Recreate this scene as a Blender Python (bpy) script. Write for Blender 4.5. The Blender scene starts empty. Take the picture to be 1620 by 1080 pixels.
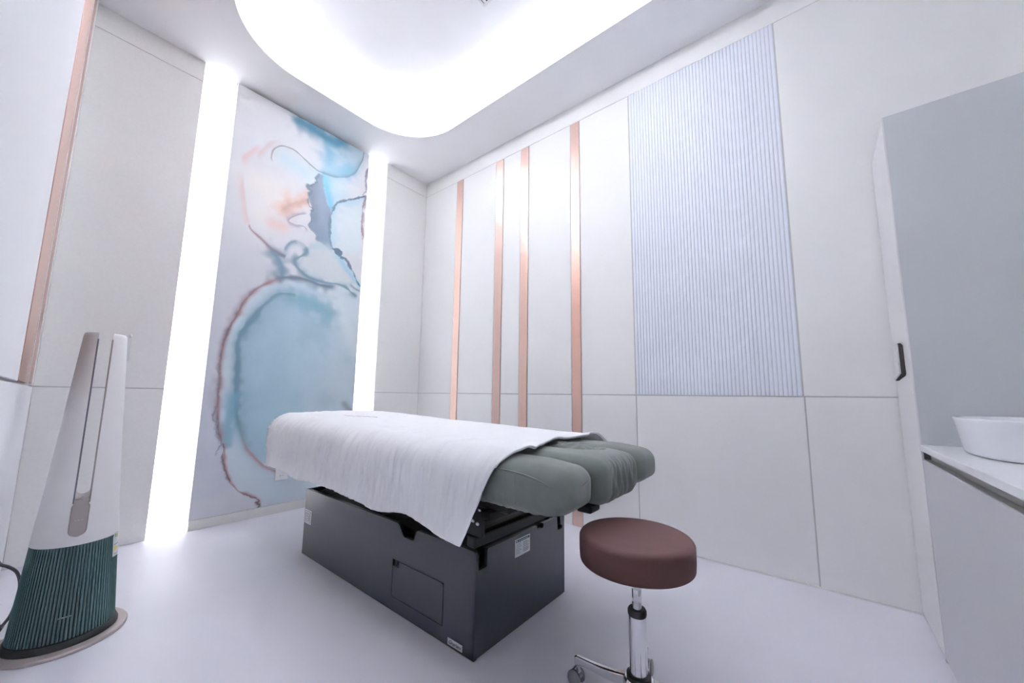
import bpy, bmesh, math
import numpy as np
from mathutils import Vector, Matrix
from mathutils.geometry import tessellate_polygon

PI = math.pi
scene = bpy.context.scene
COL = scene.collection

# ------------------------------------------------------------------ camera
CAM_H = 0.92
cam_data = bpy.data.cameras.new('camera')
cam_data.sensor_width = 36.0
cam_data.lens = 13.1428
cam_data.shift_y = 0.0072958
cam_data.clip_start = 0.01
cam_data.clip_end = 60
cam = bpy.data.objects.new('camera', cam_data)
COL.objects.link(cam)
yaw, pitch, roll = math.radians(38.966), math.radians(7.149), math.radians(0.755)
fw = Vector((math.cos(yaw) * math.cos(pitch), math.sin(yaw) * math.cos(pitch), math.sin(pitch)))
rt = Vector((math.sin(yaw), -math.cos(yaw), 0))
up = rt.cross(fw)
r2 = math.cos(roll) * rt + math.sin(roll) * up
u2 = -math.sin(roll) * rt + math.cos(roll) * up
cam.matrix_world = Matrix(((r2.x, u2.x, -fw.x, 0), (r2.y, u2.y, -fw.y, 0), (r2.z, u2.z, -fw.z, CAM_H), (0, 0, 0, 1)))
scene.camera = cam

# ------------------------------------------------------------------ world, exposure, light levels
world = bpy.data.worlds.new('world')
scene.world = world
world.use_nodes = True
world.node_tree.nodes['Background'].inputs[0].default_value = (0.8, 0.85, 1, 1)
world.node_tree.nodes['Background'].inputs[1].default_value = 0.05
vs = scene.view_settings
vs.view_transform = 'Standard'
vs.look = 'None'
vs.exposure = 1.87
vs.gamma = 1.0
vs.use_curve_mapping = False
STRIP_POWER = 0.66      # vertical light boxes on the back wall
COVE_POWER = 980.0      # LED tape hidden in the ceiling cove
LED_COLOR = (0.95, 0.968, 1.0)
scene.cycles.max_bounces = 9
scene.cycles.diffuse_bounces = 8
scene.cycles.glossy_bounces = 4
scene.cycles.adaptive_threshold = 0.02
scene.cycles.caustics_reflective = False
scene.cycles.caustics_refractive = False
scene.cycles.sample_clamp_indirect = 6.0

# ------------------------------------------------------------------ room sizes (metres)
YA = 3.297      # face of the back wall panels
XB = 2.4936     # face of the right wall panels
XC = -0.045     # face of the left wall
YD = -0.95      # wall behind the vanity
ZC = 3.302      # lower ceiling
ZT = 3.147      # upper panel joint
ZL = 0.9367     # dado panel joint


# ------------------------------------------------------------------ helpers
def srgb(r, g, b):
    def f(c):
        c /= 255.0
        return c / 12.92 if c <= 0.04045 else ((c + 0.055) / 1.055) ** 2.4
    return (f(r), f(g), f(b), 1.0)


def material(name, color, rough=0.5, metal=0.0, bump=0.0, bump_scale=200.0, vary=0.0, vary_scale=4.0, coat=0.0,
             sheen=0.0, emit=None, strength=0.0, spec=0.5, stretch=None, bump_dist=0.002):
    m = bpy.data.materials.new(name)
    m.use_nodes = True
    nt = m.node_tree
    b = nt.nodes['Principled BSDF']
    b.inputs['Base Color'].default_value = color
    b.inputs['Roughness'].default_value = rough
    b.inputs['Metallic'].default_value = metal
    b.inputs['Specular IOR Level'].default_value = spec
    if coat:
        b.inputs['Coat Weight'].default_value = coat
        b.inputs['Coat Roughness'].default_value = 0.15
    if sheen:
        b.inputs['Sheen Weight'].default_value = sheen
        b.inputs['Sheen Roughness'].default_value = 0.5
    if emit:
        b.inputs['Emission Color'].default_value = (*emit, 1)
        b.inputs['Emission Strength'].default_value = strength
    tc = mp = None
    if vary or bump:
        tc = nt.nodes.new('ShaderNodeTexCoord')
        mp = nt.nodes.new('ShaderNodeMapping')
        nt.links.new(tc.outputs['Object'], mp.inputs['Vector'])
        if stretch:
            mp.inputs['Scale'].default_value = stretch
    if vary:
        n = nt.nodes.new('ShaderNodeTexNoise')
        n.inputs['Scale'].default_value = vary_scale
        n.inputs['Detail'].default_value = 5
        nt.links.new(mp.outputs[0], n.inputs['Vector'])
        r = nt.nodes.new('ShaderNodeMapRange')
        r.inputs['From Min'].default_value = 0.3
        r.inputs['From Max'].default_value = 0.7
        r.inputs['To Min'].default_value = 1 - vary
        r.inputs['To Max'].default_value = 1 + vary
        nt.links.new(n.outputs['Fac'], r.inputs['Value'])
        h = nt.nodes.new('ShaderNodeHueSaturation')
        h.inputs['Color'].default_value = color
        nt.links.new(r.outputs[0], h.inputs['Value'])
        nt.links.new(h.outputs[0], b.inputs['Base Color'])
    if bump:
        n2 = nt.nodes.new('ShaderNodeTexNoise')
        n2.inputs['Scale'].default_value = bump_scale
        n2.inputs['Detail'].default_value = 3
        nt.links.new(mp.outputs[0], n2.inputs['Vector'])
        bn = nt.nodes.new('ShaderNodeBump')
        bn.inputs['Strength'].default_value = bump
        bn.inputs['Distance'].default_value = bump_dist
        nt.links.new(n2.outputs['Fac'], bn.inputs['Height'])
        nt.links.new(bn.outputs[0], b.inputs['Normal'])
    return m


M = {}
M['wall'] = material('wall_paint', (0.88, 0.88, 0.87, 1), 0.45, bump=0.12, bump_scale=420, vary=0.01)
M['grey_wall'] = material('grey_wall_paint', (0.84, 0.84, 0.84, 1), 0.5, bump=0.1, bump_scale=400, vary=0.01)
M['panel'] = material('wall_panel', (0.89, 0.89, 0.88, 1), 0.38, bump=0.10, bump_scale=500, vary=0.01)
M['panel_left'] = material('lilac_white_panel', (0.80, 0.805, 0.84, 1), 0.4, bump=0.08, bump_scale=500, vary=0.01)
M['paper'] = material('textured_wallpaper', (0.87, 0.86, 0.845, 1), 0.6, bump=0.35, bump_scale=260, vary=0.015, vary_scale=60)
M['joint'] = material('panel_joint', (0.60, 0.59, 0.58, 1), 0.7, vary=0.03)
M['ceil'] = material('ceiling_paint', (0.90, 0.90, 0.92, 1), 0.7, bump=0.05, bump_scale=300, vary=0.01)
M['floor'] = material('floor_vinyl', (0.80, 0.79, 0.86, 1), 0.42, bump=0.04, bump_scale=60, vary=0.025, vary_scale=2.2, spec=0.4)
M['base_trim'] = material('skirting', (0.78, 0.77, 0.75, 1), 0.35, vary=0.01)
M['copper'] = material('rose_copper', (0.76, 0.54, 0.46, 1), 0.38, 1.0, bump=0.10, bump_scale=90, vary=0.02, stretch=(8, 8, 0.4))
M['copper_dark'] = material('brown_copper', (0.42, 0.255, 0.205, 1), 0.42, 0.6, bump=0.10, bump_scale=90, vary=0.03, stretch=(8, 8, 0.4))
M['flute'] = material('pale_blue_flute', (0.80, 0.83, 0.90, 1), 0.5, vary=0.01)
M['led'] = material('led_diffuser', (0.9, 0.9, 0.9, 1), 0.6, emit=LED_COLOR, strength=STRIP_POWER, vary=0.005)
M['led_cove'] = material('led_tape', (0.9, 0.9, 0.9, 1), 0.6, emit=LED_COLOR, strength=COVE_POWER, vary=0.005)
M['alu'] = material('white_channel', (0.85, 0.85, 0.86, 1), 0.4, vary=0.01)
M['anth'] = material('anthracite_laminate', (0.016, 0.018, 0.030, 1), 0.28, vary=0.04, vary_scale=10, spec=0.75)
M['black'] = material('matt_black', (0.006, 0.006, 0.007, 1), 0.6, vary=0.05)
M['blackmetal'] = material('black_steel', (0.007, 0.008, 0.009, 1), 0.4, 0.2, vary=0.05)
M['chrome'] = material('chrome', (0.75, 0.76, 0.78, 1), 0.10, 1.0, vary=0.01)
M['steel'] = material('brushed_steel', (0.55, 0.56, 0.58, 1), 0.25, 1.0, vary=0.02)
M['terry'] = material('grey_green_velour', (0.165, 0.185, 0.175, 1), 0.95, bump=0.5, bump_scale=700, vary=0.06, vary_scale=25, sheen=0.35, spec=0.2)
M['white_cloth'] = material('white_cotton', (0.92, 0.925, 0.94, 1), 0.9, bump=0.42, bump_scale=1.0, vary=0.01, spec=0.2, stretch=(5, 24, 2.2), bump_dist=0.016)
M['thread'] = material('grey_thread', (0.52, 0.53, 0.57, 1), 0.8, vary=0.02)
M['brown'] = material('brown_leatherette', (0.062, 0.026, 0.025, 1), 0.72, bump=0.06, bump_scale=450, vary=0.03, vary_scale=20, spec=0.35)
M['caster'] = material('grey_caster', (0.22, 0.23, 0.25, 1), 0.3, vary=0.03)
M['rubber'] = material('black_rubber', (0.012, 0.012, 0.013, 1), 0.45, vary=0.04)
M['fanwhite'] = material('fan_white', (0.90, 0.88, 0.88, 1), 0.42, vary=0.008)
M['violet'] = material('violet_grey_trim', (0.20, 0.19, 0.24, 1), 0.3, 0.3, vary=0.02)
M['mauve'] = material('mauve_metallic', (0.47, 0.41, 0.41, 1), 0.32, 0.55, vary=0.015)
M['disc'] = material('rose_grey_disc', (0.50, 0.43, 0.42, 1), 0.38, 0.3, vary=0.015)
M['green'] = material('deep_green_slat', (0.075, 0.145, 0.150, 1), 0.35, vary=0.03)
M['darkgreen'] = material('dark_green_core', (0.008, 0.016, 0.017, 1), 0.5, vary=0.04)
M['cable'] = material('grey_cable', (0.13, 0.13, 0.15, 1), 0.5, vary=0.03)
M['cab'] = material('cabinet_white', (0.77, 0.765, 0.77, 1), 0.4, bump=0.05, bump_scale=400, vary=0.01)
M['vanity'] = material('vanity_lacquer', (0.54, 0.54, 0.57, 1), 0.4, bump=0.05, bump_scale=400, vary=0.01)
M['cabside'] = material('cabinet_grey_side', (0.58, 0.60, 0.62, 1), 0.32, vary=0.015, vary_scale=2)
M['channel'] = material('grey_channel', (0.34, 0.33, 0.32, 1), 0.4, 0.2, vary=0.02)
M['stone'] = material('white_quartz', (0.83, 0.84, 0.86, 1), 0.22, vary=0.02, vary_scale=30)
M['ceramic'] = material('white_ceramic', (0.82, 0.83, 0.87, 1), 0.14, vary=0.006)
M['label_white'] = material('label_white', (0.72, 0.73, 0.75, 1), 0.5, vary=0.01)
M['label_silver'] = material('label_silver', (0.60, 0.61, 0.63, 1), 0.35, 0.3, vary=0.02)
M['ink'] = material('black_ink', (0.02, 0.02, 0.022, 1), 0.6, vary=0.05)
M['gap'] = material('shadow_gap', (0.10, 0.10, 0.10, 1), 0.7, vary=0.03)
M['inkgrey'] = material('grey_ink', (0.33, 0.34, 0.36, 1), 0.6, vary=0.05)
M['yellow'] = material('label_yellow', srgb(225, 205, 110), 0.6, vary=0.03)
M['leaf'] = material('label_green', srgb(150, 190, 150), 0.6, vary=0.03)
M['plastic'] = material('white_plastic', (0.78, 0.78, 0.79, 1), 0.35, vary=0.01)


def link(name, mesh, mat, parent=None):
    o = bpy.data.objects.new(name, mesh)
    COL.objects.link(o)
    if mat is not None and not mesh.materials:
        mesh.materials.append(M[mat] if isinstance(mat, str) else mat)
    if parent is not None:
        o.parent = parent
    return o


def obj(name, bm, mat, parent=None, smooth=False):
    me = bpy.data.meshes.new(name)
    bmesh.ops.recalc_face_normals(bm, faces=bm.faces)
    bm.to_mesh(me)
    bm.free()
    if smooth:
        for p in me.polygons:
            p.use_smooth = True
    return link(name, me, mat, parent)


def raw(name, verts, faces, mat, parent=None, smooth=False, recalc=True):
    me = bpy.data.meshes.new(name)
    me.from_pydata([tuple(v) for v in verts], [], [tuple(f) for f in faces])
    if recalc:
        bm = bmesh.new()
        bm.from_mesh(me)
        bmesh.ops.recalc_face_normals(bm, faces=bm.faces)
        bm.to_mesh(me)
        bm.free()
    if smooth:
        me.polygons.foreach_set('use_smooth', [True] * len(me.polygons))
    me.update()
    return link(name, me, mat, parent)


def thing(name, label, cat, loc=(0, 0, 0), rz=0.0, group=None):
    o = bpy.data.objects.new(name, None)
    COL.objects.link(o)
    o.empty_display_size = 0.05
    o.location = loc
    o.rotation_euler = (0, 0, rz)
    return tag(o, label, cat, group)


def tag(o, label, cat, group=None):
    o['label'] = label
    o['category'] = cat
    if group:
        o['group'] = group
    return o


def struct(o, label=None):
    o['kind'] = 'structure'
    if label:
        o['label'] = label
    return o


def add_box(bm, lo, hi, bev=0.0, seg=2):
    vs_ = [bm.verts.new((x, y, z)) for x in (lo[0], hi[0]) for y in (lo[1], hi[1]) for z in (lo[2], hi[2])]
    idx = [(0, 1, 3, 2), (4, 6, 7, 5), (0, 4, 5, 1), (2, 3, 7, 6), (0, 2, 6, 4), (1, 5, 7, 3)]
    fs = [bm.faces.new([vs_[i] for i in f]) for f in idx]
    if bev:
        es = list({e for f in fs for e in f.edges})
        bmesh.ops.bevel(bm, geom=es, offset=bev, segments=seg, profile=0.5, affect='EDGES')


def box(name, lo, hi, mat, parent=None, bev=0.0, seg=2, smooth=False):
    bm = bmesh.new()
    add_box(bm, lo, hi, bev, seg)
    return obj(name, bm, mat, parent, smooth)


def lathe(name, prof, mat, parent=None, n=48, loc=(0, 0, 0), sx=1.0, sy=1.0, smooth=True):
    verts, faces = [], []
    k = len(prof)
    for j in range(n):
        a = 2 * PI * j / n
        for r, z in prof:
            verts.append((loc[0] + r * sx * math.cos(a), loc[1] + r * sy * math.sin(a), loc[2] + z))
    for j in range(n):
        for i in range(k - 1):
            a, b = j * k + i, j * k + i + 1
            c, d = ((j + 1) % n) * k + i + 1, ((j + 1) % n) * k + i
            faces.append((a, d, c, b))
    if prof[0][0] > 1e-6:
        faces.append(tuple(j * k for j in range(n)))
    if prof[-1][0] > 1e-6:
        faces.append(tuple(j * k + k - 1 for j in reversed(range(n))))
    o = raw(name, verts, faces, mat, parent, False)
    bm = bmesh.new()
    bm.from_mesh(o.data)
    bmesh.ops.remove_doubles(bm, verts=bm.verts, dist=1e-5)
    bmesh.ops.recalc_face_normals(bm, faces=bm.faces)
    for f in bm.faces:
        f.smooth = smooth and len(f.verts) <= 4
    for e in bm.edges:
        if len(e.link_faces) == 2 and e.calc_face_angle(0) > math.radians(38):
            e.smooth = False
    bm.to_mesh(o.data)
    bm.free()
    return o


def tube_data(pts, rad, n=10, closed=False):
    pts = [Vector(p) for p in pts]
    verts, faces = [], []
    m = len(pts)
    prev = None
    for i, p in enumerate(pts):
        if closed:
            t = pts[(i + 1) % m] - pts[i - 1]
        else:
            t = pts[min(i + 1, m - 1)] - pts[max(i - 1, 0)]
        t.normalize()
        if prev is None:
            a = Vector((0, 0, 1)) if abs(t.z) < 0.9 else Vector((1, 0, 0))
            nrm = t.cross(a).normalized()
        else:
            nrm = (prev - t * prev.dot(t)).normalized()
        prev = nrm
        bn = t.cross(nrm)
        r = rad[i] if isinstance(rad, (list, tuple)) else rad
        for k in range(n):
            a = 2 * PI * k / n
            verts.append(p + nrm * (r * math.cos(a)) + bn * (r * math.sin(a)))
    rng = m if closed else m - 1
    for i in range(rng):
        for k in range(n):
            faces.append((i * n + k, i * n + (k + 1) % n, ((i + 1) % m) * n + (k + 1) % n, ((i + 1) % m) * n + k))
    if not closed:
        faces.append(tuple(range(n))[::-1])
        faces.append(tuple((m - 1) * n + k for k in range(n)))
    return verts, faces


def tube(name, pts, rad, mat, parent=None, n=10, closed=False):
    v, f = tube_data(pts, rad, n, closed)
    return raw(name, v, f, mat, parent, True)


def spline(pts, per=8):
    P = [np.array(p, float) for p in pts]
    P = [2 * P[0] - P[1]] + P + [2 * P[-1] - P[-2]]
    out = []
    for i in range(1, len(P) - 2):
        p0, p1, p2, p3 = P[i - 1], P[i], P[i + 1], P[i + 2]
        for k in range(per):
            t = k / per
            out.append(0.5 * ((2 * p1) + (-p0 + p2) * t + (2 * p0 - 5 * p1 + 4 * p2 - p3) * t * t + (-p0 + 3 * p1 - 3 * p2 + p3) * t ** 3))
    out.append(P[-2])
    return np.array(out)


def prism(name, poly, axis, lo, hi, mat, parent=None, bev=0.0):
    """extrude a 2D polygon; axis 'x' -> poly in (y,z), 'y' -> (x,z), 'z' -> (x,y)"""
    def p3(u, v, w):
        return {'x': (w, u, v), 'y': (u, w, v), 'z': (u, v, w)}[axis]
    bm = bmesh.new()
    a = [bm.verts.new(p3(u, v, lo)) for u, v in poly]
    b = [bm.verts.new(p3(u, v, hi)) for u, v in poly]
    n = len(poly)
    for tri in tessellate_polygon([[Vector((u, v, 0)) for u, v in poly]]):
        bm.faces.new([a[i] for i in tri])
        bm.faces.new([b[i] for i in reversed(tri)])
    for i in range(n):
        bm.faces.new((a[i], b[i], b[(i + 1) % n], a[(i + 1) % n]))
    return obj(name, bm, mat, parent)


def rbox_verts(half, r, nmid, nr):
    """rounded box: returns verts (np), faces, centred on the origin"""
    def axis(h, n):
        rr = min(r, h)
        a = [-h + rr * (1 - math.cos(PI / 2 * k / nr)) for k in range(nr)]
        mid = list(np.linspace(-h + rr, h - rr, n + 1)) if h - rr > 1e-6 else [0.0]
        return a + mid + [-v for v in reversed(a)]
    A = [axis(half[i], nmid[i]) for i in range(3)]
    vid, verts, faces = {}, [], []

    def vert(i, j, k):
        key = (i, j, k)
        if key not in vid:
            p = np.array((A[0][i], A[1][j], A[2][k]))
            inner = np.clip(p, [-(half[q] - min(r, half[q])) for q in range(3)], [half[q] - min(r, half[q]) for q in range(3)])
            d = p - inner
            L = np.linalg.norm(d)
            if L > 1e-9:
                p = inner + d / L * r
            vid[key] = len(verts)
            verts.append(p)
        return vid[key]
    n = [len(a) for a in A]
    for ax in range(3):
        u, v = (ax + 1) % 3, (ax + 2) % 3
        for end in (0, n[ax] - 1):
            for i in range(n[u] - 1):
                for j in range(n[v] - 1):
                    q = []
                    for (a, b) in ((i, j), (i + 1, j), (i + 1, j + 1), (i, j + 1)):
                        key = [0, 0, 0]
                        key[ax], key[u], key[v] = end, a, b
                        q.append(vert(*key))
                    faces.append(q if end else q[::-1])
    return np.array(verts), faces


# value noise -------------------------------------------------------
def _hash(ix, iy, seed):
    h = (ix.astype(np.int64) * 374761393 + iy.astype(np.int64) * 668265263 + seed * 974634777) & 0x7fffffff
    h = ((h ^ (h >> 13)) * 1274126177) & 0x7fffffff
    h = h ^ (h >> 16)
    return (h & 0xffff) / 65535.0


def vn(x, y, seed=0):
    x, y = np.broadcast_arrays(np.asarray(x, float), np.asarray(y, float))
    ix, iy = np.floor(x), np.floor(y)
    fx, fy = x - ix, y - iy
    fx = fx * fx * (3 - 2 * fx)
    fy = fy * fy * (3 - 2 * fy)
    a, b = _hash(ix, iy, seed), _hash(ix + 1, iy, seed)
    c, d = _hash(ix, iy + 1, seed), _hash(ix + 1, iy + 1, seed)
    return (a * (1 - fx) + b * fx) * (1 - fy) + (c * (1 - fx) + d * fx) * fy


def fbm(x, y, seed=0, octv=4):
    s, a, t = 0.0, 0.5, 0.0
    for k in range(octv):
        s = s + a * vn(x * 2 ** k, y * 2 ** k, seed + k * 17)
        t += a
        a *= 0.5
    return s / t


def sstep(a, b, x):
    t = np.clip((x - a) / (b - a), 0, 1)
    return t * t * (3 - 2 * t)


# ================================================================== SHELL
floor = struct(box('floor', (XC - 0.2, YD - 0.2, -0.1), (XB + 0.2, YA + 0.25, 0), 'floor'), 'glossy lilac grey floor')

wall_back = struct(box('wall_back', (XC - 0.2, YA + 0.062, 0), (XB + 0.2, YA + 0.25, ZC + 0.45), 'wall'), 'white panelled wall behind the bed')
wall_right = struct(box('wall_right', (XB + 0.004, YD - 0.2, 0), (XB + 0.2, YA + 0.062, ZC + 0.45), 'joint'), 'white panelled wall with copper strips')
wall_left = struct(box('wall_left', (XC - 0.2, YD - 0.2, 0), (XC - 0.012, YA + 0.062, ZC + 0.45), 'joint'), 'white panelled left wall')
wall_front = struct(box('wall_front', (XC - 0.012, YD - 0.2, 0), (XB + 0.012, YD, ZC + 0.45), 'grey_wall'))

GAP = 0.003


def panel(parent, lo, hi, mat='panel'):
    return box('panel', lo, hi, mat, parent, bev=0.0015, seg=1)


# back wall: left and right panel stacks (0.06 proud of the light boxes)
SL0, SL1, SR0, SR1 = 0.483, 0.686, 1.779, 1.987
for x0, x1 in ((XC, SL0), (SR1, XB)):
    box('panel_core', (x0, YA + 0.004, 0), (x1 - 0.0 if x1 < 1 else x1, YA + 0.062, ZC), 'joint', wall_back)
    for z0, z1 in ((0, ZL - GAP), (ZL + GAP, ZT - 0.002), (ZT + 0.002, ZC)):
        panel(wall_back, (x0, YA, z0), (x1, YA + 0.004, z1), 'paper')
base_b = struct(box('baseboard_back', (SL1, YA - 0.004, 0), (SR0, YA + 0.06, 0.066), 'base_trim', bev=0.002), 'low white skirting under the mural')

# right wall: copper strips and panels
strips = [(2.692, 2.784), (2.144, 2.237), (1.851, 1.939), (1.347, 1.429)]
F0, F1 = 0.050, 0.938          # fluted panel
YV = -0.297                     # cabinet front plane
ys = [YA] + [v for s in reversed([(a, b) for a, b in reversed(strips)]) for v in (s[1], s[0])]
cells = []
edge = YA
for a, b in strips:
    cells.append((b, edge))
    edge = a
cells.append((F1, edge))
up_cells = cells + [(YD, F0)]
low_cells = cells + [(F0 - 0.004, F1), (YD, F0 - 0.004)]
for a, b in up_cells:
    panel(wall_right, (XB, a + GAP, ZL + GAP), (XB + 0.004, b - (GAP if b < YA else 0), ZT - 0.002))
for a, b in low_cells:
    panel(wall_right, (XB, a + GAP, 0.0), (XB + 0.004, b - (GAP if b < YA else 0), ZL - GAP))
panel(wall_right, (XB, YD, ZT + 0.002), (XB + 0.004, YA, ZC))
trim_words = ['farthest of the four, nearest the corner', 'second from the corner', 'third from the corner', 'widest in view, nearest the fluted panel']
for i, (a, b) in enumerate(strips):
    o = box('trim_%d' % (i + 1), (XB - 0.004, a + 0.002, 0.0), (XB + 0.004, b - 0.002, ZT - 0.003), 'copper', bev=0.0012, seg=1)
    struct(o, 'rose copper strip on the right wall, ' + trim_words[i])
struct(box('baseboard_right', (XB - 0.006, YV, 0), (XB, 1.345, 0.010), 'base_trim', bev=0.0015), 'thin white bead along the right wall floor')

# fluted panel
flute = thing('fluted_panel', 'pale blue fluted panel of narrow vertical ribs on the right wall', 'wall panel', (XB, 0.5 * (F0 + F1), ZL))
NF = 44
wf = (F1 - F0 - 2 * GAP) / NF
H = ZT - 0.004 - (ZL + GAP)
sec = []
for k in range(7):
    a = -1 + 2 * k / 6
    sec.append((-0.0048 * math.sqrt(max(0, 1 - a * a * 0.92)) + 0.0018, a * (wf / 2 - 0.0006)))
sv = [(x, y, GAP) for x, y in sec] + [(x, y, GAP + H) for x, y in sec] + [(0.004, sec[0][1], GAP), (0.004, sec[-1][1], GAP), (0.004, sec[0][1], GAP + H), (0.004, sec[-1][1], GAP + H)]
sf = [(i, i + 1, i + 8, i + 7) for i in range(6)] + [(0, 7, 16, 14), (6, 15, 17, 13)]
sf += [tuple([14] + list(range(0, 7)) + [15]), tuple([16, 17] + list(range(13, 6, -1)))]
first = raw('slat', sv, sf, 'flute', flute)
for i in range(NF):
    o = first if i == 0 else first.copy()
    if i:
        COL.objects.link(o)
    o.location = (0, F0 - 0.5 * (F0 + F1) + GAP + wf * (i + 0.5), 0)

# left wall: lower and upper panels, two copper strips
for lo, hi, m in (((XC - 0.014, YD, 0), (XC, YA, ZL - GAP), 'panel_left'),
                  ((XC - 0.014, YD, ZL + GAP), (XC, 1.50, ZC), 'panel_left'),
                  ((XC - 0.014, 3.07, ZL + GAP), (XC, YA, ZC), 'panel')):
    panel(wall_left, lo, hi, m)
box('reveal', (XC - 0.013, 1.50, ZL + 0.004), (XC - 0.004, 1.60, ZC), 'wall', wall_left)
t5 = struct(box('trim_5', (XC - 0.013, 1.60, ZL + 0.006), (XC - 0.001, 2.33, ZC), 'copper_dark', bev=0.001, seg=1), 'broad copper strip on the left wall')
box('reveal', (XC - 0.013, 2.33, ZL + 0.006), (XC + 0.001, 2.36, ZC), 'alu', wall_left)
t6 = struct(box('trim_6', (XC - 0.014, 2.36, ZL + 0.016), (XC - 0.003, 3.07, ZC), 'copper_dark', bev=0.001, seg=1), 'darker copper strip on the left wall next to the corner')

# ------------------------------------------------------------------ ceiling with cove
CX0, CX1, CY0, CY1, CR = 0.43, 2.052, 0.08, 2.915, 0.52


def rrect(x0, x1, y0, y1, r, n=14):
    pts = []
    for cx, cy, a0 in ((x1 - r, y1 - r, 0), (x0 + r, y1 - r, PI / 2), (x0 + r, y0 + r, PI), (x1 - r, y0 + r, 1.5 * PI)):
        for k in range(n + 1):
            a = a0 + PI / 2 * k / n
            pts.append((cx + r * math.cos(a), cy + r * math.sin(a)))
    return pts


hole = rrect(CX0, CX1, CY0, CY1, CR)
bm = bmesh.new()
out = [bm.verts.new((x, y, ZC)) for x, y in ((XC - 0.1, YD - 0.1), (XB + 0.1, YD - 0.1), (XB + 0.1, YA + 0.2), (XC - 0.1, YA + 0.2))]
inn = [bm.verts.new((x, y, ZC)) for x, y in hole]
es = [bm.edges.new((out[i], out[(i + 1) % 4])) for i in range(4)] + [bm.edges.new((inn[i], inn[(i + 1) % len(inn)])) for i in range(len(inn))]
bmesh.ops.triangle_fill(bm, use_beauty=True, edges=es)
for f in list(bm.faces):
    c = f.calc_center_median()
    if CX0 + 0.02 < c.x < CX1 - 0.02 and CY0 + 0.02 < c.y < CY1 - 0.02 and all(any((v.co - w.co).length < 1e-6 for w in inn) for v in f.verts):
        bm.faces.remove(f)
ret = bmesh.ops.extrude_face_region(bm, geom=list(bm.faces))
for v in [g for g in ret['geom'] if isinstance(g, bmesh.types.BMVert)]:
    v.co.z += 0.02
ceiling = struct(obj('ceiling', bm, 'ceil'), 'white ceiling with a rounded lit recess')


def ring(name, loop_a, loop_b, z0, z1, mat, parent):
    n = len(loop_a)
    v = [(x, y, z0) for x, y in loop_a] + [(x, y, z0) for x, y in loop_b] + [(x, y, z1) for x, y in loop_b] + [(x, y, z1) for x, y in loop_a]
    f = []
    for i in range(n):
        j = (i + 1) % n
        for k in range(4):
            a, b = k * n, ((k + 1) % 4) * n
            f.append((a + i, a + j, b + j, b + i))
    o = raw(name, v, f, mat, parent)
    return o


def off(d):
    return rrect(CX0 - d, CX1 + d, CY0 - d, CY1 + d, CR + d)


LIP = 0.082
UPZ = ZC + 0.18
ring('cove_lip', off(-0.002), off(0.018), ZC - 0.0015, ZC + LIP, 'ceil', ceiling)
ring('cove_wall', off(0.150), off(0.17), ZC + 0.01, UPZ + 0.02, 'ceil', ceiling)
uo = off(0.165)
prism('raised_ceiling', uo, 'z', UPZ, UPZ + 0.03, 'ceil', ceiling)
cove = thing('cove_light', 'bright light tape hidden round the rounded ceiling recess', 'light', (0, 0, 0))
ring('led_tape', off(0.055), off(0.085), ZC + 0.021, ZC + 0.031, 'led_cove', cove)

# slotted vent in the raised ceiling (its edge just enters the top of the frame)
vent = thing('ceiling_vent', 'slotted air vent in the raised ceiling at the top edge', 'vent', (1.26, 1.45, UPZ))
box('vent_frame', (-0.30, -0.09, -0.008), (0.30, -0.075, 0), 'plastic', vent, 0.001, 1)
box('vent_frame', (-0.30, 0.075, -0.008), (0.30, 0.09, 0), 'plastic', vent, 0.001, 1)
box('vent_frame', (-0.30, -0.075, -0.008), (-0.285, 0.075, 0), 'plastic', vent, 0.001, 1)
box('vent_frame', (0.285, -0.075, -0.008), (0.30, 0.075, 0), 'plastic', vent, 0.001, 1)
box('vent_backing', (-0.285, -0.075, -0.002), (0.285, 0.075, 0), 'black', vent)
for k in range(5):
    yy = -0.06 + 0.03 * k
    box('vent_slat', (-0.285, yy - 0.009, -0.007), (0.285, yy + 0.009, -0.003), 'plastic', vent)

# ------------------------------------------------------------------ light boxes on the back wall
for x0, x1, w in ((SL0, SL1, 'wider'), (SR0, SR1, 'narrower')):
    lab = 'tall glowing light box left of the mural, beside the tower fan' if x0 < 1 else 'tall glowing light box right of the mural, near the corner'
    t = thing('light_box', lab, 'light', (0.5 * (x0 + x1), YA + 0.055, 0), group='light boxes beside the mural')
    hw = 0.5 * (x1 - x0)
    box('diffuser', (-hw + 0.002, -0.004, 0.001), (hw - 0.002, 0.0, ZC - 0.001), 'led', t)
    for s in (-1, 1):
        box('channel', (s * hw - 0.002 if s > 0 else -hw, -0.004, 0.001), (hw if s > 0 else -hw + 0.002, 0.006, ZC - 0.001), 'alu', t)
    box('backing', (-hw + 0.002, 0.0, 0.001), (hw - 0.002, 0.006, ZC - 0.001), 'alu', t)

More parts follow.
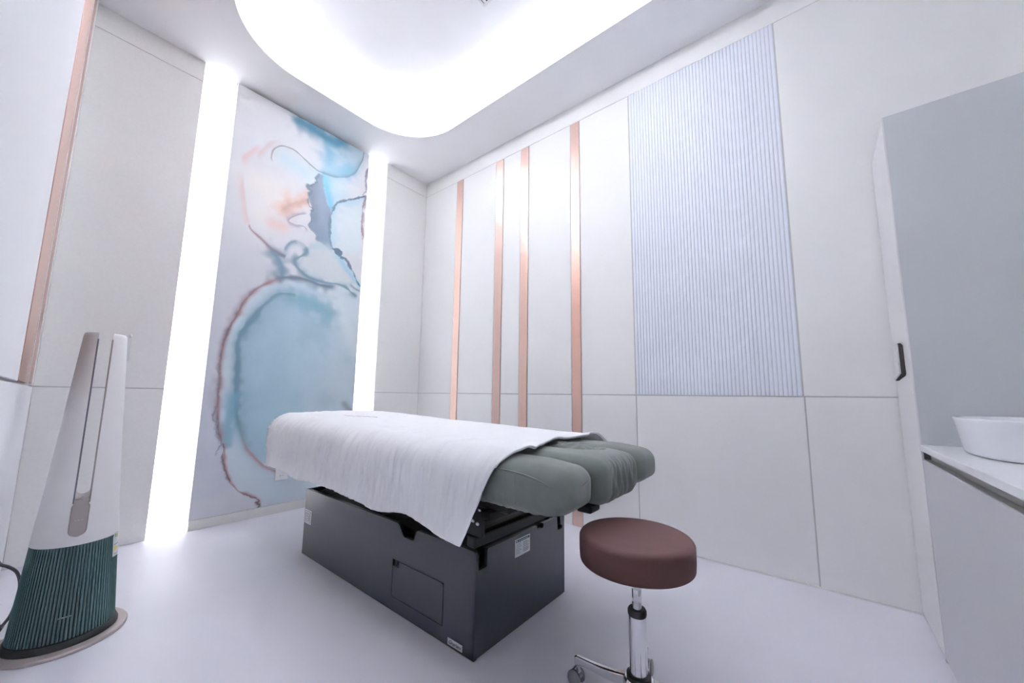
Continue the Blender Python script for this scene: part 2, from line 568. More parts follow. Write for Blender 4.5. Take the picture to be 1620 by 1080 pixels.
# ================================================================== MURAL (printed ink painting, colours computed per vertex)
MC = {}
MC['blob'] = [(1.09,3.265),(1.261,3.303),(1.491,3.305),(1.724,3.307),(1.718,3.27),(1.714,3.19),(1.677,3.094),(1.619,2.999),(1.538,2.931),(1.443,2.88),(1.367,2.876),(1.389,2.956),(1.382,3.055),(1.349,3.119),(1.273,3.157),(1.181,3.193)]
MC['blob_teal'] = [(1.126,3.238),(1.231,3.233),(1.342,3.218),(1.438,3.211),(1.495,3.244)]
MC['blob_edge'] = [(1.715,3.28),(1.712,3.189),(1.677,3.094),(1.619,3.004),(1.537,2.937),(1.461,2.898),(1.395,2.885),(1.358,2.879)]
MC['blob_low'] = [(1.399,3.109),(1.401,3.022),(1.41,2.949),(1.448,2.93),(1.521,2.956),(1.593,3.032)]
MC['slate'] = [(1.334,2.853),(1.303,2.8),(1.318,2.775),(1.272,2.72),(1.24,2.7),(1.276,2.666),(1.25,2.618),(1.266,2.57),(1.288,2.506),(1.271,2.454),(1.296,2.4),(1.267,2.353),(1.303,2.312),(1.341,2.299),(1.341,2.244),(1.402,2.229),(1.493,2.194),(1.48,2.245),(1.456,2.331),(1.453,2.424),(1.46,2.521),(1.438,2.569),(1.408,2.613),(1.385,2.697),(1.365,2.783),(1.358,2.846)]
MC['slate_blue'] = [(1.37,2.833),(1.398,2.751),(1.423,2.657),(1.447,2.573)]
MC['slate_light'] = [(1.419,2.828),(1.467,2.793),(1.507,2.753)]
MC['slate_ledge'] = [(1.338,2.855),(1.308,2.798),(1.314,2.768),(1.272,2.715),(1.24,2.696),(1.276,2.666),(1.256,2.602),(1.265,2.533),(1.3,2.511),(1.275,2.456),(1.296,2.4),(1.271,2.354),(1.303,2.312),(1.337,2.297),(1.345,2.255)]
MC['cellR'] = [(1.769,2.83),(1.69,2.78),(1.604,2.722),(1.541,2.675),(1.498,2.627),(1.478,2.576),(1.464,2.522),(1.457,2.434),(1.463,2.352),(1.48,2.264),(1.496,2.204),(1.575,2.201),(1.736,2.252),(1.744,2.433),(1.744,2.574),(1.764,2.745)]
MC['cellR_edge'] = [(1.778,2.849),(1.728,2.812),(1.67,2.771),(1.604,2.732),(1.54,2.684),(1.492,2.639),(1.475,2.584),(1.455,2.528),(1.448,2.44),(1.455,2.349),(1.47,2.261),(1.491,2.212),(1.527,2.214),(1.565,2.212)]
MC['rim_r'] = [(1.774,3.146),(1.758,3.065),(1.759,2.981),(1.774,2.905),(1.766,2.87)]
MC['rim_r2'] = [(1.777,2.855),(1.749,2.739),(1.745,2.636),(1.746,2.555),(1.759,2.438),(1.772,2.383)]
MC['rim_r3'] = [(1.732,2.834),(1.765,2.888)]
MC['chunk'] = [(1.489,2.213),(1.537,2.225),(1.567,2.209),(1.572,2.182),(1.534,2.177),(1.512,2.192)]
MC['chunk2'] = [(1.57,2.159),(1.606,2.156),(1.637,2.129),(1.662,2.084),(1.699,2.043),(1.725,1.991),(1.754,1.946),(1.767,1.927)]
MC['halo'] = [(1.541,2.172),(1.588,2.107),(1.642,2.057),(1.69,2.011),(1.73,1.97),(1.763,1.926)]
MC['thin'] = [(0.967,2.771),(0.952,2.812),(0.964,2.884),(1.018,2.946),(1.098,2.958),(1.167,2.934),(1.239,2.898),(1.312,2.872),(1.367,2.878)]
MC['thin_b'] = [(0.871,2.715),(0.867,2.794),(0.908,2.889),(0.97,2.961),(1.047,2.978)]
MC['pink1'] = [(0.765,2.642),(0.775,2.717),(0.82,2.803),(0.864,2.885)]
MC['pink2'] = [(0.767,2.617),(0.788,2.455),(0.82,2.281),(0.852,2.183)]
MC['cont1'] = [(1.264,2.453),(1.199,2.42),(1.137,2.369),(1.116,2.328),(1.166,2.314),(1.24,2.327),(1.286,2.289)]
MC['diag'] = [(0.841,2.204),(0.865,2.154),(0.936,2.111),(1.022,2.052),(1.093,2.031),(1.124,2.023)]
MC['diag_smudge'] = [(1.031,2.029),(1.082,1.974),(1.102,1.909),(1.099,1.855)]
MC['ringarc'] = [(1.108,2.063),(1.113,2.104),(1.141,2.149),(1.18,2.175),(1.203,2.179)]
MC['sline'] = [(1.249,2.169),(1.27,2.148),(1.27,2.108),(1.231,2.062),(1.192,2.024),(1.195,1.985),(1.227,1.948),(1.272,1.914),(1.336,1.894),(1.407,1.888),(1.472,1.894),(1.546,1.906),(1.617,1.898),(1.685,1.864),(1.763,1.822)]
MC['cellmid'] = [(1.28,2.138),(1.332,2.19),(1.422,2.212),(1.491,2.185),(1.558,2.134),(1.636,2.048),(1.699,1.984),(1.659,1.923),(1.545,1.916),(1.445,1.898),(1.341,1.906),(1.251,1.948),(1.218,1.992),(1.243,2.053)]
MC['bigtop'] = [(1.036,1.795),(1.076,1.833),(1.119,1.857),(1.175,1.869),(1.245,1.874),(1.319,1.87),(1.396,1.858),(1.481,1.865),(1.554,1.894)]
MC['bigtop2'] = [(1.681,1.921),(1.72,1.901),(1.766,1.89)]
MC['big'] = [(1.119,1.851),(1.023,1.788),(0.935,1.7),(0.874,1.605),(0.839,1.499),(0.798,1.392),(0.774,1.272),(0.764,1.152),(0.769,1.019),(0.777,0.887),(0.786,0.755),(0.803,0.641),(0.842,0.508),(0.858,0.409),(0.888,0.3),(0.959,0.211),(1.052,0.144),(1.093,0.11),(1.246,0.075),(1.493,0.081),(1.838,0.097),(1.812,0.808),(1.791,1.797),(1.646,1.91),(1.437,1.859),(1.28,1.872)]
MC['big_edge'] = [(1.119,1.855),(1.023,1.791),(0.934,1.704),(0.874,1.608),(0.839,1.499),(0.798,1.392),(0.774,1.272),(0.764,1.152),(0.769,1.019),(0.774,0.887),(0.783,0.755),(0.8,0.641),(0.831,0.557)]
MC['big_edge2'] = [(0.828,0.564),(0.838,0.527),(0.839,0.475),(0.841,0.439),(0.853,0.387),(0.874,0.326),(0.897,0.279),(0.929,0.237),(0.964,0.198),(0.998,0.18),(1.033,0.159),(1.061,0.142),(1.091,0.114),(1.057,0.109)]
MC['big_tail'] = [(1.078,0.101),(1.097,0.086),(1.088,0.071)]
MC['ragged'] = [(0.766,0.823),(0.766,0.787),(0.756,0.736),(0.779,0.706),(0.768,0.67),(0.791,0.64),(0.779,0.612),(0.808,0.588),(0.82,0.557),(0.804,0.53),(0.795,0.495),(0.8,0.473)]
MC['inner'] = [(1.235,1.73),(1.147,1.724),(1.072,1.694),(0.985,1.572),(0.904,1.43),(0.861,1.3),(0.858,1.16),(0.868,1.006),(0.881,0.853),(0.901,0.735),(0.938,0.615),(0.983,0.51),(1.042,0.436),(1.11,0.367),(1.194,0.312)]
MC['inner_fill'] = [(1.235,1.73),(1.13,1.72),(0.993,1.564),(0.906,1.412),(0.872,1.284),(0.873,1.11),(0.888,0.853),(0.914,0.717),(0.963,0.579),(1.041,0.453),(1.141,0.372),(1.471,0.367),(1.773,0.724),(1.784,1.392),(1.552,1.704),(1.404,1.757)]
MC['band_teal'] = [(0.864,0.887),(0.855,0.753),(0.849,0.654),(0.851,0.555)]
MC['band_mid'] = [(0.808,1.276),(0.808,1.122),(0.82,0.954),(0.835,0.82)]
MC['teal_patch'] = [(1.256,1.705),(1.371,1.678),(1.495,1.629)]
MC['light_streak'] = [(1.461,1.812),(1.597,1.669),(1.697,1.49),(1.764,1.346)]
MC['brown'] = [(1.076,2.431),(1.151,2.5),(1.238,2.566)]
MC['brown2'] = [(1.012,2.27),(1.073,2.266)]
MC['corner_dark'] = [(1.7,0.83),(1.771,0.756)]
MC['bluehaze'] = [(1.058,2.842),(1.159,2.818),(1.229,2.795)]
MC['whiteA'] = [(0.886,2.536),(1.021,2.526),(0.931,2.344)]
MC['ink_l'] = [(0.734,1.034),(0.725,0.919),(0.747,0.821)]


MX0, MX1, MZ0, MZ1 = SL1, SR0, 0.068, ZC - 0.022
mnx, mnz = 330, 960
gx, gz = np.meshgrid(np.linspace(MX0, MX1, mnx), np.linspace(MZ0, MZ1, mnz), indexing='ij')
qx = gx + 0.020 * (fbm(gx * 7, gz * 7, 101) - 0.5)
qz = gz + 0.020 * (fbm(gx * 7, gz * 7, 202) - 0.5)
rx = gx + 0.011 * (fbm(gx * 30, gz * 30, 303, 4) - 0.5) + 0.009 * (vn(gx * 75, gz * 75, 1) - 0.5)
rz = gz + 0.011 * (fbm(gx * 30, gz * 30, 404, 4) - 0.5) + 0.009 * (vn(gx * 75, gz * 75, 2) - 0.5)


def lin(c):
    return np.array(srgb(*c)[:3])


def pdist(pts, X_, Z_, reach):
    """distance to a smooth curve and position 0..1 along it, only inside reach"""
    c = spline(pts, 6)
    seg = np.linalg.norm(np.diff(c, axis=0), axis=1)
    acc = np.concatenate([[0], np.cumsum(seg)]) / max(seg.sum(), 1e-9)
    best = np.full(X_.shape, 9.0)
    par = np.zeros(X_.shape)
    sg = np.ones(X_.shape)
    for i in range(len(c) - 1):
        a, b = c[i], c[i + 1]
        x0, x1 = min(a[0], b[0]) - reach, max(a[0], b[0]) + reach
        z0, z1 = min(a[1], b[1]) - reach, max(a[1], b[1]) + reach
        i0 = max(0, int((x0 - MX0) / (MX1 - MX0) * mnx) - 8)
        i1 = min(mnx, int((x1 - MX0) / (MX1 - MX0) * mnx) + 9)
        j0 = max(0, int((z0 - MZ0) / (MZ1 - MZ0) * mnz) - 8)
        j1 = min(mnz, int((z1 - MZ0) / (MZ1 - MZ0) * mnz) + 9)
        if i1 <= i0 or j1 <= j0:
            continue
        S = (slice(i0, i1), slice(j0, j1))
        d = b - a
        L2 = max(d @ d, 1e-12)
        t_ = np.clip(((X_[S] - a[0]) * d[0] + (Z_[S] - a[1]) * d[1]) / L2, 0, 1)
        r_ = np.hypot(X_[S] - a[0] - t_ * d[0], Z_[S] - a[1] - t_ * d[1])
        m_ = r_ < best[S]
        best[S] = np.where(m_, r_, best[S])
        par[S] = np.where(m_, acc[i] + (acc[i + 1] - acc[i]) * t_, par[S])
        sg[S] = np.where(m_, np.sign(d[0] * (Z_[S] - a[1]) - d[1] * (X_[S] - a[0])), sg[S])
    return best, par, sg


img = np.zeros((mnx, mnz, 3))


def mix(alpha, col):
    global img
    col = col if isinstance(col, np.ndarray) and col.ndim == 3 else lin(col) if isinstance(col, tuple) else col
    img = img * (1 - alpha[..., None]) + alpha[..., None] * col


ROUND = {'whiteA', 'bluehaze', 'blob_teal', 'blob_low', 'brown', 'brown2', 'slate_light', 'slate_blue', 'diag_smudge', 'light_streak', 'teal_patch',
         'band_teal', 'band_mid', 'ink_l', 'corner_dark', 'halo', 'cellmid', 'bigtop2', 'smoke', 'ring2'}


def stroke(name, wl, col, alpha=1.0, wr=None, fade=(.06, .06), ragged=False, col2=None, mod=0.0, grow=1.0, power=2.0, seed=9):
    """ink line: wl / wr are the soft widths left and right of the drawing direction"""
    wr = wl if wr is None else wr
    if name in ROUND:
        fade = (0, 0)
    X_, Z_ = (rx, rz) if ragged else (qx, qz)
    d, t_, sg = pdist(MC[name], X_, Z_, max(wl, wr) * 2.6 * max(1, grow) + 0.01)
    w = np.where(sg > 0, wl, wr) * (1 + (grow - 1) * t_)
    if mod:
        w = w * np.clip(1 + mod * (4 * vn(gx * 22, gz * 22, seed) - 2), 0.12, 3)
    a = alpha * np.exp(-(d / w) ** power)
    if fade[0]:
        a = a * sstep(0, fade[0], t_)
    if fade[1]:
        a = a * sstep(1, 1 - fade[1], t_)
    if col2 is not None:
        c = lin(col)[None, None] * (1 - t_[..., None]) + lin(col2)[None, None] * t_[..., None]
        mix(a, c)
    else:
        mix(a, col)


def inside(pts, X_, Z_):
    c = spline(pts + [pts[0]], 4)
    r = np.zeros(X_.shape, bool)
    for i in range(len(c) - 1):
        a, b = c[i], c[i + 1]
        if abs(a[1] - b[1]) < 1e-9:
            continue
        j0 = max(0, int((min(a[1], b[1]) - 0.03 - MZ0) / (MZ1 - MZ0) * mnz) - 2)
        j1 = min(mnz, int((max(a[1], b[1]) + 0.03 - MZ0) / (MZ1 - MZ0) * mnz) + 3)
        if j1 <= j0:
            continue
        S = (slice(None), slice(j0, j1))
        cr = ((a[1] > Z_[S]) != (b[1] > Z_[S])) & (X_[S] < (b[0] - a[0]) * (Z_[S] - a[1]) / (b[1] - a[1]) + a[0])
        r[S] ^= cr
    return r


def blur(a, n):
    for _ in range(3):
        for ax in (0, 1):
            k = 2 * n + 1
            p = np.pad(a, [(n + 1, n) if i == ax else (0, 0) for i in range(2)], mode='edge')
            c = np.cumsum(p, axis=ax)
            a = (np.take(c, range(k, c.shape[ax]), axis=ax) - np.take(c, range(0, c.shape[ax] - k), axis=ax)) / k
    return a


def fill(name, col, alpha=1.0, feather=3, ragged=False):
    X_, Z_ = (rx, rz) if ragged else (qx, qz)
    m_ = inside(MC[name], X_, Z_).astype(float)
    if feather:
        m_ = blur(m_, feather)
    mix(alpha * m_, col)
    return m_


f1 = fbm(gx * 2.2, gz * 1.6, 11)
f2 = fbm(gx * 5, gz * 3.5, 12)
tz = np.clip((gz - MZ0) / (MZ1 - MZ0), 0, 1)[..., None]
img[:] = lin((196, 200, 218)) * (1 - tz) + lin((216, 217, 227)) * tz
mix(0.45 * sstep(0.45, 0.7, f1), (222, 221, 230))
mix(0.40 * sstep(0.45, 0.7, f2) * sstep(1.5, 0.5, gz), (186, 192, 214))
mix(0.35 * sstep(2.15, 1.85, gz) * sstep(1.1, 0.75, gx), (198, 202, 220))
# upper part ---------------------------------------------------------
stroke('whiteA', 0.15, (230, 225, 228), 0.85)
stroke('bluehaze', 0.075, (188, 210, 226), 0.75)
stroke('pink1', 0.012, (222, 178, 184), 0.55, 0.030, fade=(.3, .3))
stroke('pink2', 0.006, (216, 182, 190), 0.55, 0.030, fade=(.3, .1))
stroke('thin_b', 0.012, (206, 176, 176), 0.5, 0.030, fade=(.3, .4))
bl_ = fill('blob', (156, 184, 204), 0.85, 12)
stroke('blob_teal', 0.075, (62, 118, 146), 0.95, 0.060, fade=(.12, .12), mod=0.25)
stroke('blob_low', 0.060, (102, 156, 186), 0.85, 0.075, fade=(.15, .25), mod=0.2)
mix(0.6 * bl_ * sstep(1.60, 1.70, gx) * sstep(2.75, 2.95, gz), (168, 190, 208))
stroke('thin', 0.012, (196, 208, 218), 0.7, 0.045, fade=(.25, .05))
stroke('brown', 0.070, (212, 178, 166), 0.85, mod=0.3, fade=(.1, .05))
stroke('brown', 0.020, (170, 138, 132), 0.75, 0.032, fade=(.45, .3), mod=0.4)
stroke('brown2', 0.050, (216, 186, 184), 0.75)
stroke('cont1', 0.0035, (128, 122, 142), 0.85, 0.018, fade=(.1, .1), mod=0.3)
# right hand side cells ----------------------------------------------
stroke('slate_light', 0.12, (180, 204, 222), 0.9)
stroke('slate_blue', 0.060, (92, 164, 198), 0.95, 0.045, fade=(.1, .15))
sm_ = fill('slate', (98, 112, 136), 0.97, 1, True)
mix(0.55 * sm_ * sstep(0.40, 0.7, f2), (86, 98, 124))
mix(0.45 * sm_ * sstep(2.55, 2.15, gz), (112, 138, 162))
mix(0.6 * sm_ * np.exp(-((gx - 1.415) / 0.035) ** 2) * sstep(2.35, 2.75, gz), (92, 104, 132))
stroke('slate_ledge', 0.004, (64, 86, 110), 0.95, 0.012, ragged=True, mod=0.5, power=4, fade=(.02, .05))
fill('cellR', (206, 217, 229), 0.95, 2, True)
stroke('cellR_edge', 0.050, (168, 200, 220), 0.75, 0.004, fade=(.05, .15), mod=0.4)
stroke('cellR_edge', 0.007, (64, 86, 110), 0.97, 0.011, ragged=True, mod=0.45, power=4, fade=(.02, .0))
stroke('blob_edge', 0.004, (58, 80, 102), 0.97, 0.0026, ragged=False, grow=3.6, power=3, fade=(.0, .0), mod=0.2)
stroke('blob_edge', 0.006, (92, 132, 156), 0.7, 0.030, fade=(.3, .0))
stroke('thin', 0.0055, (160, 136, 136), 0.9, 0.004, col2=(62, 84, 106), fade=(.06, 0), mod=0.2)
stroke('rim_r', 0.016, (98, 98, 128), 0.9, 0.010, ragged=True, mod=0.3)
stroke('rim_r3', 0.004, (84, 92, 116), 0.9, ragged=True)
stroke('rim_r2', 0.022, (158, 124, 136), 0.85, 0.008, ragged=True, mod=0.4)
stroke('rim_r2', 0.003, (70, 82, 104), 0.85, ragged=True, mod=0.6)
# middle --------------------------------------------------------------
MC['smoke'] = [(1.24, 2.02), (1.36, 2.06), (1.46, 2.12)]
stroke('smoke', 0.07, (214, 216, 226), 0.85)
fill('cellmid', (200, 208, 218), 0.9, 7)
stroke('cellmid', 0.030, (158, 184, 202), 0.55, 0.030, mod=0.4)
stroke('diag_smudge', 0.050, (84, 118, 142), 0.95, 0.060, fade=(0, .5), mod=0.25)
stroke('diag', 0.018, (160, 158, 172), 0.5, 0.006, fade=(.3, .1), grow=2.0)
stroke('diag', 0.0055, (160, 112, 122), 0.95, 0.007, col2=(40, 74, 100), grow=3.2, fade=(.06, .03))
MC['ring2'] = MC['ringarc'] + [MC['sline'][0], MC['sline'][1]]
stroke('ring2', 0.012, (112, 142, 164), 0.55, 0.030)
stroke('ringarc', 0.008, (84, 112, 138), 0.85, 0.016, fade=(0.15, 0.2))
stroke('halo', 0.030, (146, 192, 216), 0.85, 0.020)
fill('chunk', (62, 84, 108), 0.98, 0, True)
stroke('chunk', 0.008, (62, 84, 108), 0.98, ragged=True, power=4, mod=0.3, fade=(0, 0))
stroke('chunk2', 0.018, (62, 84, 108), 0.98, 0.010, ragged=True, grow=0.35, mod=0.45, power=4, fade=(.0, .02))
# big lower cell ------------------------------------------------------
fill('big', (192, 206, 222), 0.92, 4)
im_ = fill('inner_fill', (154, 183, 204), 0.95, 14)
mix(0.85 * im_ * sstep(1.10, 1.62, gx) * sstep(2.0, 1.35, gz), (186, 198, 214))
mix(0.45 * im_ * sstep(0.45, 0.7, f1), (168, 194, 212))
mix(0.35 * im_ * sstep(0.48, 0.72, f2), (140, 172, 194))
stroke('light_streak', 0.085, (204, 214, 226), 0.85, fade=(.2, .1))
stroke('teal_patch', 0.085, (106, 154, 178), 0.75, mod=0.3)
stroke('band_mid', 0.028, (206, 218, 230), 0.75, fade=(.2, .2))
stroke('inner', 0.085, (112, 150, 176), 0.55, 0.050, fade=(.04, .35))
stroke('inner', 0.030, (66, 98, 122), 0.85, 0.018, fade=(.30, .52), mod=0.3)
stroke('inner', 0.014, (92, 124, 146), 0.75, 0.006, fade=(.02, .55), mod=0.4, seed=4)
stroke('band_teal', 0.038, (108, 156, 182), 0.8, mod=0.3)
MC['inner_tail'] = MC['inner'][-5:]
stroke('inner_tail', 0.004, (176, 132, 138), 0.9, 0.016, fade=(.35, 0))
stroke('bigtop', 0.020, (84, 104, 128), 0.90, 0.040, fade=(.12, .12), mod=0.2)
stroke('bigtop', 0.008, (70, 82, 104), 0.85, 0.014, fade=(.3, .15), mod=0.3)
stroke('sline', 0.014, (78, 110, 134), 0.92, 0.022, fade=(.05, .04), mod=0.35)
stroke('bigtop2', 0.010, (92, 120, 144), 0.8)
stroke('ink_l', 0.022, (178, 182, 200), 0.55)
stroke('big_edge', 0.020, (146, 128, 142), 0.85, 0.022, fade=(.08, .03), mod=0.25)
stroke('big_edge', 0.008, (152, 102, 104), 0.90, 0.004, fade=(.10, .03), mod=0.45)
stroke('big_edge', 0.002, (96, 98, 116), 0.80, 0.009, fade=(.25, .03), mod=0.6, ragged=True, seed=3)
stroke('ragged', 0.003, (96, 98, 114), 0.9, 0.006, ragged=True, mod=0.6, fade=(.03, .1))
stroke('ragged', 0.012, (150, 152, 168), 0.6, 0.004, ragged=True, mod=0.4)
stroke('big_edge2', 0.010, (170, 118, 124), 0.90, 0.004, mod=0.3, fade=(.02, .02))
stroke('big_edge2', 0.002, (96, 84, 98), 0.85, 0.005, ragged=True, mod=0.6, fade=(.02, .02))
stroke('big_tail', 0.009, (84, 66, 78), 0.9, ragged=True, fade=(0, 0))
stroke('corner_dark', 0.030, (128, 132, 144), 0.7)
img = np.clip(img * (1 + 0.05 * (fbm(gx * 14, gz * 14, 91) - 0.5)[..., None]) * 1.06 * np.array((1.04, 1.03, 0.95)), 0, 0.92)

V = np.stack([gx, np.full(gx.shape, YA), gz], -1).reshape(-1, 3) - np.array((0.5 * (MX0 + MX1), YA, 0))
ii, jj = np.meshgrid(np.arange(mnx - 1), np.arange(mnz - 1), indexing='ij')
q0 = (ii * mnz + jj).ravel()
FQ = np.stack([q0, q0 + mnz, q0 + mnz + 1, q0 + 1], -1)
me = bpy.data.meshes.new('printed_face')
me.vertices.add(len(V))
me.vertices.foreach_set('co', V.astype(np.float32).ravel())
me.loops.add(FQ.size)
me.loops.foreach_set('vertex_index', FQ.astype(np.int32).ravel())
me.polygons.add(len(FQ))
me.polygons.foreach_set('loop_start', (np.arange(len(FQ)) * 4).astype(np.int32))
me.update(calc_edges=True)
ca_ = me.color_attributes.new('ink', 'FLOAT_COLOR', 'POINT')
ca_.data.foreach_set('color', np.concatenate([img.reshape(-1, 3), np.ones((len(V), 1))], 1).astype(np.float32).ravel())
mm = material('mural_print', (0.7, 0.7, 0.75, 1), 0.38)
at = mm.node_tree.nodes.new('ShaderNodeAttribute')
at.attribute_name = 'ink'
mm.node_tree.links.new(at.outputs['Color'], mm.node_tree.nodes['Principled BSDF'].inputs['Base Color'])
mural = thing('mural_panel', 'tall abstract ink mural in blue, teal and copper between the light boxes', 'mural', (0.5 * (MX0 + MX1), YA, 0))
link('printed_face', me, mm, mural)
hwm = 0.5 * (MX1 - MX0)
box('board', (-hwm, 0.0005, MZ0), (hwm, 0.060, MZ1), 'panel', mural)

# ================================================================== TREATMENT BED
BX0, BX1, BY0, BY1, BZ = 1.028, 1.642, 0.985, 2.375, 0.362
bed = thing('treatment_bed', 'grey massage bed with three-part head end on a dark cabinet base', 'massage bed', (1.33, 1.68, 0))
BO = Vector((1.33, 1.68, 0))


def L(x, y, z=None):
    return (x - BO.x, y - BO.y) if z is None else (x - BO.x, y - BO.y, z)


def bbox(name, lo, hi, mat, parent=bed, bev=0.0, seg=2, smooth=False):
    return box(name, L(*lo), L(*hi), mat, parent, bev, seg, smooth)


TH = 0.016
y_ = lambda v: v - BO.y
x_ = lambda v: v - BO.x
# long side facing the fan, with a trapezoid hand notch in its top edge and a hatch opening
HY0, HY1, HZ0, HZ1 = 1.150, 1.484, 0.058, 0.210
notch = [(1.462, BZ), (1.452, BZ - 0.003), (1.444, BZ - 0.010), (1.418, BZ - 0.042), (1.408, BZ - 0.048), (1.352, BZ - 0.048),
         (1.342, BZ - 0.042), (1.330, BZ - 0.012), (1.322, BZ - 0.003), (1.312, BZ)]
upper = [(BY1, HZ1)] + [(BY1, BZ)] + notch + [(BY0 + 0.010, BZ), (BY0, BZ - 0.010), (BY0, HZ1)]
prism('side_panel', [(y_(a), b) for a, b in upper], 'x', x_(BX0), x_(BX0 + TH), 'anth', bed)
bbox('side_panel', (BX0, BY0, 0.004), (BX0 + TH, BY1, HZ0), 'anth')
bbox('side_panel', (BX0, BY0, HZ0), (BX0 + TH, HY0, HZ1), 'anth')
bbox('side_panel', (BX0, HY1, HZ0), (BX0 + TH, BY1, HZ1), 'anth')
g = 0.0035
bbox('hatch_rebate', (BX0 + 0.008, HY0 - 0.01, HZ0 - 0.01), (BX0 + 0.02, HY1 + 0.01, HZ1 + 0.01), 'black')
hp = [(HY0 + g, HZ0 + 0.002), (HY1 - 0.002, HZ0 + 0.002), (HY1 - 0.002, HZ1 - 0.028), (HY1 - 0.045, HZ1 - 0.028), (HY1 - 0.045, HZ1 - g),
      (HY0 + g + 0.008, HZ1 - g), (HY0 + g, HZ1 - g - 0.006)]
hatch = prism('access_hatch', [(y_(a), b) for a, b in hp], 'x', x_(BX0 + 0.0005), x_(BX0 + 0.013), 'anth', bed)
bbox('hatch_latch', (BX0 + 0.001, HY1 - 0.030, HZ1 - 0.018), (BX0 + 0.010, HY1 - 0.020, HZ1 - 0.001), 'anth')
# other long side and far end
bbox('side_panel', (BX1 - TH, BY0 + 0.003, 0.004), (BX1, BY1, BZ), 'anth', bev=0.002)
bbox('end_panel', (BX0 + TH, BY1 - TH, 0.004), (BX1 - TH, BY1, BZ), 'anth')
# near end with cut-outs in its top edge
N = BZ - 0.006
ep = [(BX0 + TH * 0.2, 0.004), (BX1 - TH, 0.004), (BX1 - TH, N), (BX1 - 0.040, N), (BX1 - 0.036, 0.318), (BX1 - 0.020, 0.310), (BX1 - 0.020, 0.296),
      (BX1 - 0.056, 0.296), (BX1 - 0.062, 0.300), (BX1 - 0.066, N), (1.462, N), (1.462, N - 0.013), (1.455, N - 0.018), (1.420, N - 0.018), (1.414, N - 0.012), (1.414, N),
      (1.097, N), (1.092, N - 0.006), (1.092, 0.297), (1.089, 0.293), (BX0 + TH * 0.2, 0.293)]
prism('end_panel', [(x_(a), b) for a, b in ep], 'y', y_(BY0 + 0.003), y_(BY0 + 0.003 + TH), 'anth', bed)
bbox('edge_post', (BX0, BY0, 0.004), (BX0 + 0.010, BY0 + 0.012, BZ - 0.001), 'anth', bev=0.004, seg=3)
# dark inside
bbox('base_core', (BX0 + 0.024, BY0 + 0.026, 0.01), (BX1 - 0.024, BY1 - 0.024, 0.285), 'black')
bbox('base_lid', (BX0 + 0.05, BY0 + 0.05, 0.285), (BX1 - 0.05, BY1 - 0.05, 0.335), 'black', bev=0.006)
# lift frame between base and deck
for sx in (1.09, 1.56):
    for (ya, za, yb, zb) in ((1.03, 0.335, 1.62, 0.54), (1.62, 0.335, 1.03, 0.54), (1.70, 0.335, 2.30, 0.54), (2.30, 0.335, 1.70, 0.54)):
        d = Vector((0, yb - ya, zb - za)).normalized()
        nn = Vector((0, -d.z, d.y)) * 0.018
        q = [(ya + nn.y, za + nn.z), (yb + nn.y, zb + nn.z), (yb - nn.y, zb - nn.z), (ya - nn.y, za - nn.z)]
        ox = 0.012 if yb > ya else -0.012
        prism('lift_arm', [(y_(a), b) for a, b in q], 'x', x_(sx + ox - 0.006), x_(sx + ox + 0.006), 'blackmetal', bed)
bbox('front_bracket', (1.00, 0.93, 0.43), (1.012, 1.03, 0.55), 'blackmetal', bev=0.003)
bbox('cross_bar', (1.00, 0.965, 0.385), (1.66, 1.005, 0.425), 'black', bev=0.006)
bbox('cross_bar', (0.985, 1.035, 0.43), (1.67, 1.075, 0.47), 'black', bev=0.006)
for yy, zz in ((0.945, 0.523), (0.953, 0.474), (0.975, 0.480), (0.985, 0.535)):
    lathe('bolt', [(0.0, 0.006), (0.004, 0.006), (0.0075, 0.003), (0.0085, 0.0), (0.0085, -0.001)], 'chrome', bed, 14)
    b = bpy.context.scene.collection.objects[-1]
    b.rotation_euler = (0, -PI / 2, 0)
    b.location = L(1.0, yy, zz)
bbox('deck_frame', (0.985, 0.80, 0.535), (1.655, 2.60, 0.572), 'blackmetal', bev=0.006)
for yy in (0.86, 1.55, 2.40):
    bbox('deck_rib', (0.965, yy, 0.508), (1.675, yy + 0.05, 0.536), 'black', bev=0.004)


def cushion(name, lo, hi, r, mat, parent, nm=(14, 22, 6), fn=None):
    lo, hi = np.array(lo), np.array(hi)
    c, h = (lo + hi) / 2, (hi - lo) / 2
    v, f = rbox_verts(h, r, nm, 6)
    v = v + c
    if fn is not None:
        v = fn(v)
    v = v - np.array((BO.x, BO.y, 0))
    return raw(name, v, f, mat, parent, True)


def tilt(v):
    v = v.copy()
    v[:, 2] += 0.022 * np.clip(v[:, 1] - 0.8, 0, 3) * np.clip((v[:, 2] - 0.55) / 0.15, 0, 1)
    return v


cushion('mattress', (0.935, 0.88, 0.578), (1.695, 2.690, 0.733), 0.055, 'terry', bed, (20, 40, 6), tilt)


